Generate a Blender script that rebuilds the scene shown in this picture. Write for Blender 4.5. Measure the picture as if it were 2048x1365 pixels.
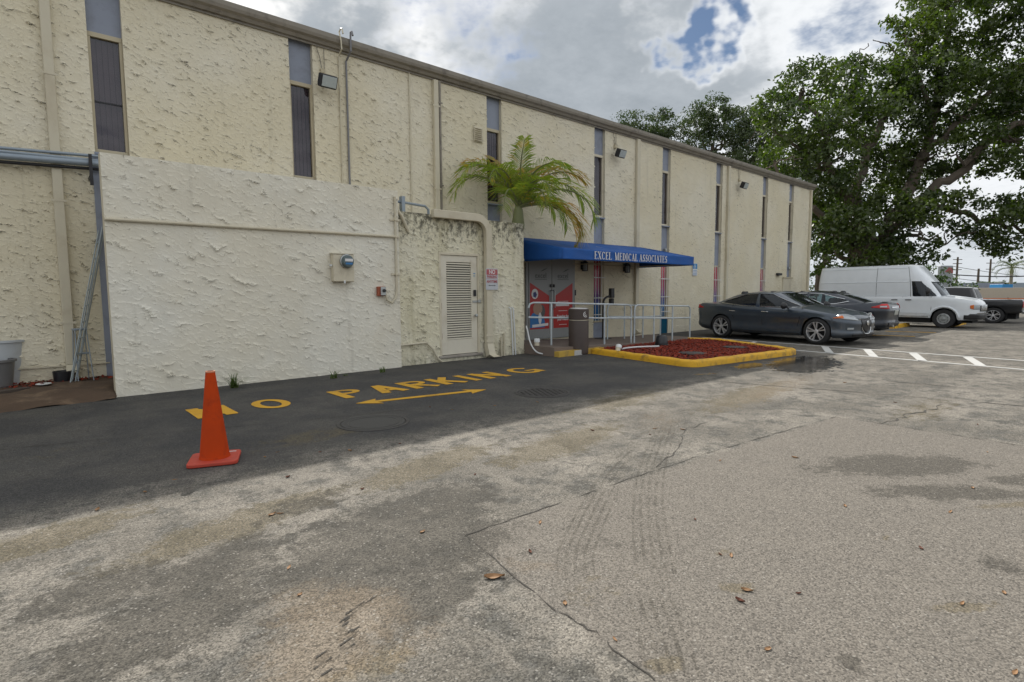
import bpy, math, random
import numpy as np
from mathutils import Vector, Matrix
random.seed(7); rng = np.random.default_rng(7)
for _o in list(bpy.data.objects): bpy.data.objects.remove(_o)
SC = bpy.context.scene; COL = SC.collection
R_ = math.radians; PI = math.pi
# ---------------------------------------------------------------- camera
F_PX, YAW, PITCH, ROLL, CAM_Z = 1116.0, R_(41.34), R_(-4.963), R_(-0.376), 1.37
_f = Vector((math.sin(YAW)*math.cos(PITCH), math.cos(YAW)*math.cos(PITCH), math.sin(PITCH)))
_r = Vector((math.cos(YAW), -math.sin(YAW), 0)); _u = _r.cross(_f)
RIGHT = math.cos(ROLL)*_r + math.sin(ROLL)*_u
UP = -math.sin(ROLL)*_r + math.cos(ROLL)*_u
FWD = _f
cam_d = bpy.data.cameras.new('camera'); cam = bpy.data.objects.new('camera', cam_d); COL.objects.link(cam)
cam_d.sensor_fit = 'HORIZONTAL'; cam_d.sensor_width = 36.0; cam_d.lens = 36.0*F_PX/2048.0
cam_d.clip_start = 0.05; cam_d.clip_end = 3000
cam.matrix_world = Matrix(((RIGHT.x, UP.x, -FWD.x, 0), (RIGHT.y, UP.y, -FWD.y, 0), (RIGHT.z, UP.z, -FWD.z, CAM_Z), (0, 0, 0, 1)))
SC.camera = cam
def ray(px, py): return RIGHT*((px-1024)/F_PX) - UP*((py-682.5)/F_PX) + FWD
def gnd(px, py, z=0.0):
    d = ray(px, py); return Vector((0, 0, CAM_Z)) + d*((z-CAM_Z)/d.z)
def onwall(px, py, Y):
    d = ray(px, py); return Vector((0, 0, CAM_Z)) + d*(Y/d.y)
def at(px, py, depth): return Vector((0, 0, CAM_Z)) + ray(px, py)*depth
# ---------------------------------------------------------------- world, sun, exposure
SUN_EL, SUN_AZ = R_(43.0), R_(26.0)          # azimuth from +y towards +x: behind the building
world = bpy.data.worlds.new('World'); SC.world = world; world.use_nodes = True
nt = world.node_tree; nt.nodes.clear()
def N(tree, typ, **kw):
    n = tree.nodes.new(typ)
    for k, v in kw.items():
        if k.startswith('i_'):
            key = k[2:]
            key = int(key) if key.isdigit() else key
            n.inputs[key].default_value = v
        else: setattr(n, k, v)
    return n
def math_n(tree, op, a, b=None, c=None, clamp=False):
    n = tree.nodes.new('ShaderNodeMath'); n.operation = op; n.use_clamp = clamp
    for i, v in enumerate((a, b, c)):
        if v is None: continue
        if isinstance(v, (int, float)): n.inputs[i].default_value = v
        else: tree.links.new(v, n.inputs[i])
    return n.outputs[0]
def vmath(tree, op, a, b=None, s=None):
    n = tree.nodes.new('ShaderNodeVectorMath'); n.operation = op
    for i, v in enumerate((a, b)):
        if v is None: continue
        if isinstance(v, (tuple, list, Vector)): n.inputs[i].default_value = tuple(v)
        else: tree.links.new(v, n.inputs[i])
    if s is not None:
        if isinstance(s, (int, float)): n.inputs['Scale'].default_value = s
        else: tree.links.new(s, n.inputs['Scale'])
    return n.outputs['Value'] if op in ('DOT_PRODUCT', 'LENGTH', 'DISTANCE') else n.outputs[0]
def sstep(tree, v, lo, hi, to0=0.0, to1=1.0):
    n = tree.nodes.new('ShaderNodeMapRange'); n.interpolation_type = 'SMOOTHSTEP'
    tree.links.new(v, n.inputs[0])
    for i, x in enumerate((lo, hi, to0, to1)): n.inputs[i+1].default_value = x
    return n.outputs[0]
def mixc(tree, fac, a, b, blend='MIX'):
    n = tree.nodes.new('ShaderNodeMix'); n.data_type = 'RGBA'; n.blend_type = blend
    for sock, v in ((n.inputs[0], fac), (n.inputs[6], a), (n.inputs[7], b)):
        if isinstance(v, (int, float)): sock.default_value = v
        elif isinstance(v, (tuple, list)): sock.default_value = (*v[:3], 1)
        else: tree.links.new(v, sock)
    return n.outputs[2]
def noise(tree, vec, scale, detail=4, rough=.55, dist=0.0, out='Fac', dims='3D'):
    n = tree.nodes.new('ShaderNodeTexNoise'); n.noise_dimensions = dims
    if vec is not None: tree.links.new(vec, n.inputs['Vector'])
    n.inputs['Scale'].default_value = scale; n.inputs['Detail'].default_value = detail
    n.inputs['Roughness'].default_value = rough; n.inputs['Distortion'].default_value = dist
    return n.outputs[out]
def build_world():
    sky = N(nt, 'ShaderNodeTexSky', sky_type='NISHITA', sun_disc=False, sun_elevation=SUN_EL, sun_rotation=SUN_AZ)
    sky.air_density = 1.0; sky.dust_density = .4; sky.ozone_density = 3.0
    tc = N(nt, 'ShaderNodeTexCoord'); d = vmath(nt, 'NORMALIZE', tc.outputs['Generated'])
    sp = N(nt, 'ShaderNodeSeparateXYZ'); nt.links.new(d, sp.inputs[0])
    zc = math_n(nt, 'ADD', math_n(nt, 'MAXIMUM', sp.outputs[2], 0.0), 0.22)
    px = math_n(nt, 'DIVIDE', sp.outputs[0], zc); py = math_n(nt, 'DIVIDE', sp.outputs[1], zc)
    cb = N(nt, 'ShaderNodeCombineXYZ'); nt.links.new(px, cb.inputs[0]); nt.links.new(py, cb.inputs[1])
    plane = cb.outputs[0]
    big = noise(nt, plane, 1.5, 5, .56)
    fine = noise(nt, vmath(nt, 'ADD', plane, (3.1, 7.7, 1.0)), 4.6, 5, .66)
    dens = math_n(nt, 'ADD', math_n(nt, 'MULTIPLY', big, .62), math_n(nt, 'MULTIPLY', fine, .38))
    wob = noise(nt, d, 7.0, 4, .6, 0, 'Color')
    def lobe(pxl, pyl, r0, r1):       # a cloud bank or an opening around one direction of the sky
        v = ray(pxl, pyl).normalized()
        dd = vmath(nt, 'ADD', d, vmath(nt, 'SCALE', vmath(nt, 'SUBTRACT', wob, (.5, .5, .5)), None, .30))
        return sstep(nt, vmath(nt, 'DISTANCE', dd, v), r0, r1, 1.0, 0.0)
    hole = math_n(nt, 'MAXIMUM', lobe(1412, 82, .01, .075), math_n(nt, 'MULTIPLY', lobe(1585, 0, .02, .12), .3))
    hole = math_n(nt, 'MAXIMUM', hole, math_n(nt, 'MULTIPLY', lobe(1000, 120, .01, .09), .35))
    bank = math_n(nt, 'MAXIMUM', lobe(1130, 120, .08, .34), math_n(nt, 'MULTIPLY', lobe(720, 40, .02, .24), .85))
    bank = math_n(nt, 'MAXIMUM', bank, math_n(nt, 'MULTIPLY', lobe(1480, 180, .02, .12), .5))
    cover = sstep(nt, math_n(nt, 'SUBTRACT', dens, math_n(nt, 'MULTIPLY', hole, .26)), .325, .475)
    thick = sstep(nt, math_n(nt, 'ADD', math_n(nt, 'SUBTRACT', dens, math_n(nt, 'MULTIPLY', hole, .2)), math_n(nt, 'MULTIPLY', bank, .19)), .48, .67)
    sunv = Vector((math.sin(SUN_AZ)*math.cos(SUN_EL), math.cos(SUN_AZ)*math.cos(SUN_EL), math.sin(SUN_EL)))
    glow = sstep(nt, vmath(nt, 'DOT_PRODUCT', d, sunv), .82, 1.0)
    bright = mixc(nt, glow, (.93, .955, .98), (1.3, 1.28, 1.24))
    grey = mixc(nt, fine, (.23, .27, .31), (.60, .645, .69))
    ccol = mixc(nt, thick, bright, grey)
    hz = sstep(nt, sp.outputs[2], .0, .16, 1.0, 0.0)
    ccol = mixc(nt, math_n(nt, 'MULTIPLY', hz, .75), ccol, (.62, .67, .72))
    cover = math_n(nt, 'MAXIMUM', cover, math_n(nt, 'MULTIPLY', hz, .85))
    b1 = N(nt, 'ShaderNodeBackground'); nt.links.new(sky.outputs[0], b1.inputs[0]); b1.inputs[1].default_value = SKY_STRENGTH
    b2 = N(nt, 'ShaderNodeBackground'); nt.links.new(ccol, b2.inputs[0]); b2.inputs[1].default_value = CLOUD_STRENGTH
    mx = N(nt, 'ShaderNodeMixShader'); nt.links.new(cover, mx.inputs[0]); nt.links.new(b1.outputs[0], mx.inputs[1]); nt.links.new(b2.outputs[0], mx.inputs[2])
    out = N(nt, 'ShaderNodeOutputWorld'); nt.links.new(mx.outputs[0], out.inputs[0])
SKY_STRENGTH, CLOUD_STRENGTH = 0.062, 0.92
build_world()
sun_d = bpy.data.lights.new('sun', 'SUN'); sun_d.energy = 4.4; sun_d.angle = R_(0.6); sun_d.color = (1.0, .95, .87)
sun = bpy.data.objects.new('sun', sun_d); COL.objects.link(sun)
sun.rotation_euler = Vector((math.sin(SUN_AZ)*math.cos(SUN_EL), math.cos(SUN_AZ)*math.cos(SUN_EL), math.sin(SUN_EL))).to_track_quat('Z', 'Y').to_euler()
vs = SC.view_settings; vs.view_transform = 'Standard'; vs.look = 'None'; vs.gamma = 1; vs.use_curve_mapping = False
vs.exposure = 0.12
cy = SC.cycles; cy.max_bounces = 5; cy.diffuse_bounces = 3; cy.glossy_bounces = 3; cy.transmission_bounces = 2; cy.transparent_max_bounces = 6
cy.caustics_reflective = False; cy.caustics_refractive = False; cy.use_denoising = True; cy.use_adaptive_sampling = True; cy.adaptive_threshold = .015
# ---------------------------------------------------------------- helpers
def tag(o, label=None, cat=None, group=None, kind=None):
    for k, v in (('label', label), ('category', cat), ('group', group), ('kind', kind)):
        if v: o[k] = v
    return o
def empty(name, loc=(0, 0, 0), rz=0.0, label=None, cat=None, group=None):
    o = bpy.data.objects.new(name, None); COL.objects.link(o); o.location = loc; o.rotation_euler = (0, 0, rz)
    o.empty_display_size = .1
    return tag(o, label, cat, group)
class MB:
    def __init__(s): s.v = []; s.f = []
    def add(s, vs_, fs):
        b = len(s.v); s.v += [tuple(p) for p in vs_]; s.f += [tuple(i+b for i in f) for f in fs]; return s
    def box(s, x0, x1, y0, y1, z0, z1):
        return s.add([(x0, y0, z0), (x1, y0, z0), (x1, y1, z0), (x0, y1, z0), (x0, y0, z1), (x1, y0, z1), (x1, y1, z1), (x0, y1, z1)],
                     [(0, 3, 2, 1), (4, 5, 6, 7), (0, 1, 5, 4), (1, 2, 6, 5), (2, 3, 7, 6), (3, 0, 4, 7)])
    def bbox(s, x0, x1, y0, y1, z0, z1, b=.01):      # box with chamfered edges
        xs, ys, zs = (x0, x0+b, x1-b, x1), (y0, y0+b, y1-b, y1), (z0, z0+b, z1-b, z1)
        pts = []; idx = {}
        for ax in range(3):
            for sx in (0, 1):
                for sy in (0, 1):
                    for sz in (0, 1):
                        c = [xs[1+sx], ys[1+sy], zs[1+sz]]
                        c[ax] = (xs, ys, zs)[ax][3*(sx, sy, sz)[ax]]
                        idx[ax, sx, sy, sz] = len(pts); pts.append(c)
        fs = []
        for sx in (0, 1):
            fs.append([idx[0, sx, a, c] for a, c in ((0, 0), (1, 0), (1, 1), (0, 1))])
            fs.append([idx[1, a, sx, c] for a, c in ((0, 0), (1, 0), (1, 1), (0, 1))])
            fs.append([idx[2, a, c, sx] for a, c in ((0, 0), (1, 0), (1, 1), (0, 1))])
        for a in (0, 1):
            for c in (0, 1):
                fs.append([idx[0, a, c, 0], idx[0, a, c, 1], idx[1, a, c, 1], idx[1, a, c, 0]])
                fs.append([idx[0, a, 0, c], idx[0, a, 1, c], idx[2, a, 1, c], idx[2, a, 0, c]])
                fs.append([idx[1, 0, a, c], idx[1, 1, a, c], idx[2, 1, a, c], idx[2, 0, a, c]])
                for e in (0, 1): fs.append([idx[0, a, c, e], idx[1, a, c, e], idx[2, a, c, e]])
        return s.add(pts, fs)
    def tube(s, pts, r, n=8, caps=True):
        pts = [Vector(p) for p in pts]; rs = r if isinstance(r, (list, tuple)) else [r]*len(pts)
        b = len(s.v); prev = None
        for i, p in enumerate(pts):
            t = (pts[min(i+1, len(pts)-1)] - pts[max(i-1, 0)]).normalized()
            if prev is None:
                a = Vector((0, 0, 1)) if abs(t.z) < .9 else Vector((1, 0, 0))
                n1 = t.cross(a).normalized()
            else: n1 = (prev - t*prev.dot(t)).normalized()
            prev = n1; n2 = t.cross(n1)
            for k in range(n):
                a = 2*PI*k/n; s.v.append(tuple(p + (n1*math.cos(a)+n2*math.sin(a))*rs[i]))
        for i in range(len(pts)-1):
            for k in range(n):
                s.f.append((b+i*n+k, b+i*n+(k+1) % n, b+(i+1)*n+(k+1) % n, b+(i+1)*n+k))
        if caps:
            s.f.append(tuple(b+k for k in range(n))[::-1]); s.f.append(tuple(b+(len(pts)-1)*n+k for k in range(n)))
        return s
    def lathe(s, prof, n=24, c=(0, 0, 0), axis='z', a0=0, a1=2*PI):
        b = len(s.v); full = abs(a1-a0-2*PI) < 1e-6; m = n if full else n+1
        for (r, z) in prof:
            for k in range(m):
                a = a0+(a1-a0)*k/n; x, y = r*math.cos(a), r*math.sin(a)
                p = (x, y, z) if axis == 'z' else ((x, z, y) if axis == 'y' else (z, x, y))
                s.v.append((p[0]+c[0], p[1]+c[1], p[2]+c[2]))
        for i in range(len(prof)-1):
            for k in range(n):
                k2 = (k+1) % m
                s.f.append((b+i*m+k, b+i*m+k2, b+(i+1)*m+k2, b+(i+1)*m+k))
        return s
    def prism(s, poly, z0, z1):      # poly of xy points
        n = len(poly)
        return s.add([(x, y, z0) for x, y in poly]+[(x, y, z1) for x, y in poly],
                     [tuple(range(n))[::-1], tuple(range(n, 2*n))]+[(i, (i+1) % n, n+(i+1) % n, n+i) for i in range(n)])
    def xform(s, m, start=0):
        s.v[start:] = [tuple(m @ Vector(p)) for p in s.v[start:]]; return s
    def build(s, name, mat, parent=None, smooth=False, bevel=0):
        me = bpy.data.meshes.new(name); me.from_pydata(s.v, [], s.f); me.update()
        return link(name, me, mat, parent, smooth, bevel)
def link(name, me, mat, parent=None, smooth=False, bevel=0):
    if mat is not None: me.materials.append(mat)
    o = bpy.data.objects.new(name, me); COL.objects.link(o)
    if parent: o.parent = parent
    if smooth:
        me.polygons.foreach_set('use_smooth', [True]*len(me.polygons))
        if smooth != 'all':
            try: me.set_sharp_from_angle(angle=R_(40))
            except Exception: pass
    if bevel:
        m = o.modifiers.new('bevel', 'BEVEL'); m.width = bevel; m.segments = 2; m.limit_method = 'ANGLE'
    return o
def np_mesh(name, verts, quads, mat, parent=None, smooth=False):
    me = bpy.data.meshes.new(name); verts = np.asarray(verts, np.float32); quads = np.asarray(quads, np.int32)
    k = quads.shape[1]
    me.vertices.add(len(verts)); me.vertices.foreach_set('co', verts.ravel())
    me.loops.add(quads.size); me.loops.foreach_set('vertex_index', quads.ravel())
    me.polygons.add(len(quads)); me.polygons.foreach_set('loop_start', np.arange(0, quads.size, k, dtype=np.int32))
    me.polygons.foreach_set('loop_total', np.full(len(quads), k, np.int32))
    me.update(calc_edges=True); me.validate()
    return link(name, me, mat, parent, 'all' if smooth else False)
def grid_mesh(name, P, mat, parent=None, smooth=True):
    n, m = P.shape[:2]; i = np.arange(n*m).reshape(n, m)
    q = np.stack([i[:-1, :-1], i[1:, :-1], i[1:, 1:], i[:-1, 1:]], -1).reshape(-1, 4)
    return np_mesh(name, P.reshape(-1, 3), q, mat, parent, smooth)
def crom(pts, n):      # Catmull-Rom through control points, n samples per span
    P = np.array(pts, float); P = np.vstack([2*P[0]-P[1], P, 2*P[-1]-P[-2]]); out = []
    for i in range(1, len(P)-2):
        for t in np.linspace(0, 1, n, endpoint=False):
            a, b, c, d = P[i-1:i+3]
            out.append(.5*(2*b+(c-a)*t+(2*a-5*b+4*c-d)*t*t+(3*b-a-3*c+d)*t**3))
    out.append(P[-2]); return np.array(out)
def copy_tree(o, parent=None):
    c = o.copy(); COL.objects.link(c)
    if parent: c.parent = parent
    for ch in [x for x in bpy.data.objects if x.parent == o]: copy_tree(ch, c)
    return c
def text_mesh(name, body, size, mat, parent=None, ext=.002, align='CENTER', bold=0.0, space=1.0, xs=1.0):
    cu = bpy.data.curves.new(name, 'FONT'); cu.body = body; cu.size = size; cu.align_x = align; cu.align_y = 'CENTER'
    cu.extrude = ext; cu.offset = bold; cu.space_character = space; cu.resolution_u = 3
    to = bpy.data.objects.new(name+'_t', cu); COL.objects.link(to)
    dg = bpy.context.evaluated_depsgraph_get(); me = bpy.data.meshes.new_from_object(to.evaluated_get(dg))
    bpy.data.objects.remove(to); bpy.data.curves.remove(cu)
    for v in me.vertices: v.co.x *= xs
    me.name = name
    me.materials.clear()
    return link(name, me, mat, parent)
# ---------------------------------------------------------------- materials
def newmat(name):
    m = bpy.data.materials.new(name); m.use_nodes = True; t = m.node_tree; t.nodes.clear()
    out = N(t, 'ShaderNodeOutputMaterial'); b = N(t, 'ShaderNodeBsdfPrincipled'); t.links.new(b.outputs[0], out.inputs[0])
    return m, t, b, out
def setin(t, sock, v):
    if isinstance(v, (int, float)): sock.default_value = v
    elif isinstance(v, (tuple, list)): sock.default_value = (*v[:3], 1) if len(sock.default_value) == 4 else v
    else: t.links.new(v, sock)
def plain(name, col, rough=.6, metal=0.0, var=.12, scale=6.0, bump=0.0, bscale=60.0, coat=0.0, dirt=None, spec=.5):
    m, t, b, out = newmat(name)
    tc = N(t, 'ShaderNodeTexCoord').outputs['Object']
    n = noise(t, tc, scale, 5, .6)
    v = math_n(t, 'MULTIPLY_ADD', n, 2*var, 1-var)
    c = mixc(t, 1.0, (*col,), v, 'MULTIPLY')
    if dirt:
        dn = noise(t, tc, dirt[2], 6, .65, .4)
        c = mixc(t, math_n(t, 'MULTIPLY', sstep(t, dn, .48, .72), dirt[1]), c, dirt[0])
    setin(t, b.inputs['Base Color'], c); setin(t, b.inputs['Metallic'], metal)
    r = math_n(t, 'MULTIPLY_ADD', n, .25, rough-.12, True); setin(t, b.inputs['Roughness'], r)
    b.inputs['Coat Weight'].default_value = coat; b.inputs['Coat Roughness'].default_value = .06
    b.inputs['Specular IOR Level'].default_value = spec
    if bump:
        bn = noise(t, tc, bscale, 4, .6); bp = N(t, 'ShaderNodeBump'); bp.inputs['Strength'].default_value = bump
        bp.inputs['Distance'].default_value = .01; t.links.new(bn, bp.inputs['Height']); t.links.new(bp.outputs[0], b.inputs['Normal'])
    return m
def stucco(name, col, col2, scale=1.0, amp=.025, mildew=None, seed=0.0):
    m, t, b, out = newmat(name)
    tc = N(t, 'ShaderNodeTexCoord').outputs['Object']
    sp = N(t, 'ShaderNodeSeparateXYZ'); t.links.new(tc, sp.inputs[0])
    cb = N(t, 'ShaderNodeCombineXYZ'); t.links.new(math_n(t, 'ADD', sp.outputs[0], math_n(t, 'MULTIPLY', sp.outputs[1], 1.0)), cb.inputs[0]); t.links.new(sp.outputs[2], cb.inputs[1])
    p = vmath(t, 'ADD', cb.outputs[0], (seed, seed*1.7, 0))
    w = noise(t, p, 4.5*scale, 3, .6, 0, 'Color', '2D')
    w2 = noise(t, p, 15*scale, 2, .5, 0, 'Color', '2D')
    def shear(v):
        s_ = N(t, 'ShaderNodeSeparateXYZ'); t.links.new(v, s_.inputs[0]); c_ = N(t, 'ShaderNodeCombineXYZ'); t.links.new(s_.outputs[0], c_.inputs[0]); t.links.new(math_n(t, 'ADD', s_.outputs[1], math_n(t, 'MULTIPLY', s_.outputs[0], .5)), c_.inputs[1]); return c_.outputs[0]
    def strokes(sc, seedv, dens, stretch):
        q = vmath(t, 'ADD', p, vmath(t, 'SCALE', vmath(t, 'SUBTRACT', w, (.5, .5, .5)), None, .17/scale))
        q = vmath(t, 'ADD', q, vmath(t, 'SCALE', vmath(t, 'SUBTRACT', w2, (.5, .5, .5)), None, .035/scale))
        q = vmath(t, 'ADD', shear(vmath(t, 'MULTIPLY', q, (stretch, 1, 1))), (seedv, seedv*.37, 0))
        v = N(t, 'ShaderNodeTexVoronoi', voronoi_dimensions='2D', feature='F1'); t.links.new(q, v.inputs['Vector'])
        v.inputs['Scale'].default_value = sc*scale; v.inputs['Randomness'].default_value = 1.0
        dlt = vmath(t, 'SUBTRACT', q, v.outputs['Position'])
        cs = N(t, 'ShaderNodeSeparateColor'); t.links.new(v.outputs['Color'], cs.inputs[0])
        ang = math_n(t, 'MULTIPLY_ADD', cs.outputs[0], 1.6, -2.75)      # lips mostly on the lower edge of a stroke
        dv = N(t, 'ShaderNodeCombineXYZ'); t.links.new(math_n(t, 'COSINE', ang), dv.inputs[0]); t.links.new(math_n(t, 'SINE', ang), dv.inputs[1])
        h = math_n(t, 'MULTIPLY', vmath(t, 'DOT_PRODUCT', dlt, dv.outputs[0]), sc*scale*1.6)
        h = math_n(t, 'POWER', math_n(t, 'MAXIMUM', h, 0.0), 3.0)
        on = math_n(t, 'GREATER_THAN', cs.outputs[1], dens)
        return math_n(t, 'MULTIPLY', h, math_n(t, 'MULTIPLY', on, math_n(t, 'MULTIPLY_ADD', cs.outputs[2], .5, .5)))
    h = math_n(t, 'MAXIMUM', strokes(7.0, 0.0, .12, .60), strokes(10.5, 5.3, .10, .55))
    h = math_n(t, 'MAXIMUM', h, math_n(t, 'MULTIPLY', strokes(18.0, 9.1, .35, .7), .55))
    fn = noise(t, p, 38*scale, 4, .6, 0, 'Fac', '2D')
    hh = math_n(t, 'ADD', h, math_n(t, 'MULTIPLY', fn, .10))
    big = noise(t, tc, .55, 5, .6); mid = noise(t, tc, 3.0, 4, .6)
    c = mixc(t, sstep(t, big, .35, .68), col, col2)
    c = mixc(t, 1.0, c, math_n(t, 'MULTIPLY_ADD', mid, .16, .92), 'MULTIPLY')
    if mildew:
        z0, z1, amt = mildew
        hgt = sstep(t, sp.outputs[2], z0, z1)
        bl = noise(t, vmath(t, 'MULTIPLY', tc, (1.2, 1, .8)), 7.5, 8, .75)
        mk = math_n(t, 'MULTIPLY', sstep(t, math_n(t, 'ADD', bl, math_n(t, 'MULTIPLY', hgt, .20)), .55, .74), amt)
        c = mixc(t, mk, c, (.035, .035, .028))
        yl = noise(t, vmath(t, 'MULTIPLY', tc, (2.2, 1, .4)), 2.0, 5, .6)
        c = mixc(t, math_n(t, 'MULTIPLY', sstep(t, yl, .5, .75), .45), c, (.36, .32, .17))
        foot = sstep(t, sp.outputs[2], .0, .30, .45, 0.0)
        c = mixc(t, math_n(t, 'MULTIPLY', foot, sstep(t, bl, .42, .62)), c, (.10, .10, .075))
    else:
        st = noise(t, vmath(t, 'MULTIPLY', tc, (3.0, 1, .22)), 1.6, 6, .66)
        c = mixc(t, math_n(t, 'MULTIPLY', sstep(t, st, .56, .82), .30), c, (.22, .20, .15))
        rust = noise(t, vmath(t, 'MULTIPLY', tc, (2.4, 1, .5)), 1.1, 4, .6, .3)
        c = mixc(t, math_n(t, 'MULTIPLY', sstep(t, rust, .66, .82), .25), c, (.40, .27, .13))
    lip_shade_grime = math_n(t, 'MULTIPLY', sstep(t, h, .50, .9), sstep(t, noise(t, tc, 1.3, 3, .6), .36, .62))  # thin shade lines of the trowel lips put into the colour, with some grime
    c = mixc(t, math_n(t, 'MULTIPLY', lip_shade_grime, .85 if mildew else (.62 if amp > .03 else .45)), c, (.12, .105, .08))
    setin(t, b.inputs['Base Color'], c); b.inputs['Roughness'].default_value = .85; b.inputs['Specular IOR Level'].default_value = .25
    dn = N(t, 'ShaderNodeDisplacement'); dn.inputs['Midlevel'].default_value = 0.0; dn.inputs['Scale'].default_value = amp/scale
    t.links.new(hh, dn.inputs['Height']); t.links.new(dn.outputs[0], out.inputs['Displacement'])
    m.displacement_method = 'BOTH'
    return m
def glass(name, tint, transp=.5, rough=.02):
    m, t, b, out = newmat(name); t.nodes.remove(b)
    tr = N(t, 'ShaderNodeBsdfTransparent'); tr.inputs[0].default_value = (*tint, 1)
    gl = N(t, 'ShaderNodeBsdfGlossy'); gl.inputs['Roughness'].default_value = rough; gl.inputs[0].default_value = (.9, .95, 1, 1)
    df = N(t, 'ShaderNodeBsdfDiffuse'); df.inputs[0].default_value = (.02, .022, .025, 1)
    m1 = N(t, 'ShaderNodeMixShader'); m1.inputs[0].default_value = 1-transp; t.links.new(tr.outputs[0], m1.inputs[1]); t.links.new(df.outputs[0], m1.inputs[2])
    ge = N(t, 'ShaderNodeNewGeometry'); cs = math_n(t, 'ABSOLUTE', vmath(t, 'DOT_PRODUCT', ge.outputs['Normal'], ge.outputs['Incoming']))
    fr = math_n(t, 'MULTIPLY_ADD', math_n(t, 'POWER', math_n(t, 'SUBTRACT', 1.0, cs), 5.0), .96, .04)
    m2 = N(t, 'ShaderNodeMixShader'); t.links.new(fr, m2.inputs[0]); t.links.new(m1.outputs[0], m2.inputs[1]); t.links.new(gl.outputs[0], m2.inputs[2])
    t.links.new(m2.outputs[0], out.inputs[0]); return m
def worn_paint(name, col, under, wear=.5):
    m, t, b, out = newmat(name)
    tc = N(t, 'ShaderNodeTexCoord').outputs['Object']
    n = noise(t, tc, 2.2, 6, .7); f = noise(t, tc, 70, 4, .7)
    k = sstep(t, math_n(t, 'ADD', math_n(t, 'MULTIPLY', n, .6), math_n(t, 'MULTIPLY', f, .4)), .5+.12*(1-wear), .64+.12*(1-wear))
    c = mixc(t, math_n(t, 'MULTIPLY', k, .85), (*col,), under)
    c = mixc(t, 1.0, c, math_n(t, 'MULTIPLY_ADD', f, .5, .75), 'MULTIPLY')
    setin(t, b.inputs['Base Color'], c); b.inputs['Roughness'].default_value = .8; b.inputs['Specular IOR Level'].default_value = .3
    bp = N(t, 'ShaderNodeBump'); bp.inputs['Strength'].default_value = .5; bp.inputs['Distance'].default_value = .006
    t.links.new(f, bp.inputs['Height']); t.links.new(bp.outputs[0], b.inputs['Normal'])
    return m
def leafmat(name, c1, c2, trans=.35, scale=.8, c3=None):
    m, t, b, out = newmat(name); t.nodes.remove(b)
    tc = N(t, 'ShaderNodeTexCoord').outputs['Object']
    n = noise(t, tc, scale, 3, .6); n2 = noise(t, tc, scale*14, 2, .5)
    c = mixc(t, sstep(t, math_n(t, 'ADD', math_n(t, 'MULTIPLY', n, .55), math_n(t, 'MULTIPLY', n2, .45)), .38, .62), c1, c2)
    if c3: c = mixc(t, math_n(t, 'MULTIPLY', sstep(t, noise(t, tc, scale*2.3, 3, .6), .56, .68), .9), c, c3)
    d = N(t, 'ShaderNodeBsdfDiffuse'); tl = N(t, 'ShaderNodeBsdfTranslucent'); g = N(t, 'ShaderNodeBsdfGlossy'); g.inputs['Roughness'].default_value = .45
    t.links.new(c, d.inputs[0]); t.links.new(mixc(t, 1.0, c, (1.3, 1.5, .6), 'MULTIPLY'), tl.inputs[0])
    m1 = N(t, 'ShaderNodeMixShader'); m1.inputs[0].default_value = trans; t.links.new(d.outputs[0], m1.inputs[1]); t.links.new(tl.outputs[0], m1.inputs[2])
    m2 = N(t, 'ShaderNodeMixShader'); m2.inputs[0].default_value = .06; t.links.new(m1.outputs[0], m2.inputs[1]); t.links.new(g.outputs[0], m2.inputs[2])
    t.links.new(m2.outputs[0], out.inputs[0]); return m
M = {}
M['stucco'] = stucco('stucco_cream', (.71, .645, .48), (.75, .70, .565), 1.85, .031)
M['stucco_annex'] = stucco('stucco_pale', (.73, .685, .565), (.77, .745, .655), 1.35, .019, None, 3.3)
M['stucco_meter'] = stucco('stucco_stained', (.72, .675, .505), (.75, .715, .59), 1.45, .036, (2.0, 3.1, .8), 8.1)
M['cream'] = plain('cream_paint', (.64, .585, .45), .55, var=.10, dirt=((.22, .18, .11), .35, 2.5))
M['cream_pipe'] = plain('cream_pipe_paint', (.60, .55, .42), .5, var=.08, dirt=((.30, .22, .12), .3, 1.5))
M['panel'] = plain('blue_grey_panel', (.26, .29, .36), .6, var=.12, scale=2.5, dirt=((.14, .14, .15), .4, 3.0))
M['gutter'] = plain('gutter_metal', (.24, .215, .175), .5, .1, .2, 3.0, dirt=((.09, .075, .06), .6, 4.0))
M['frame'] = plain('tan_frame', (.48, .42, .29), .5, var=.1)
M['blind'] = plain('brown_blind', (.27, .215, .225), .75, var=.25, scale=4)
M['pane'] = glass('window_glass', (.75, .73, .75), .92)
M['roof'] = plain('roof_membrane', (.45, .45, .44), .9)
M['white'] = plain('white_paint', (.70, .71, .70), .45, var=.06, dirt=((.25, .22, .18), .35, 5.0))
M['whiteplastic'] = plain('white_plastic', (.68, .70, .70), .4, var=.05)
M['rail'] = plain('railing_paint', (.52, .58, .61), .35, .1, .12, 5, dirt=((.20, .17, .14), .4, 6))
M['grey_pipe'] = plain('blue_grey_conduit', (.27, .32, .37), .4, .2, .12)
M['steel'] = plain('galvanised_steel', (.42, .44, .44), .38, .85, .2, 8)
M['darksteel'] = plain('dark_metal', (.035, .035, .038), .5, .4, .2)
M['black'] = plain('black_plastic', (.02, .02, .022), .45, 0, .2)
M['rubber'] = plain('tyre_rubber', (.022, .022, .023), .8, 0, .2, 8, bump=.2)
M['concrete'] = plain('concrete', (.34, .31, .27), .9, 0, .2, 3, .35, 70, dirt=((.13, .115, .095), .7, 1.6))
M['yellow_kerb'] = plain('yellow_kerb_paint', (.72, .40, .022), .65, 0, .2, 4, .5, 45, dirt=((.20, .125, .045), .85, 4.5))
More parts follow.
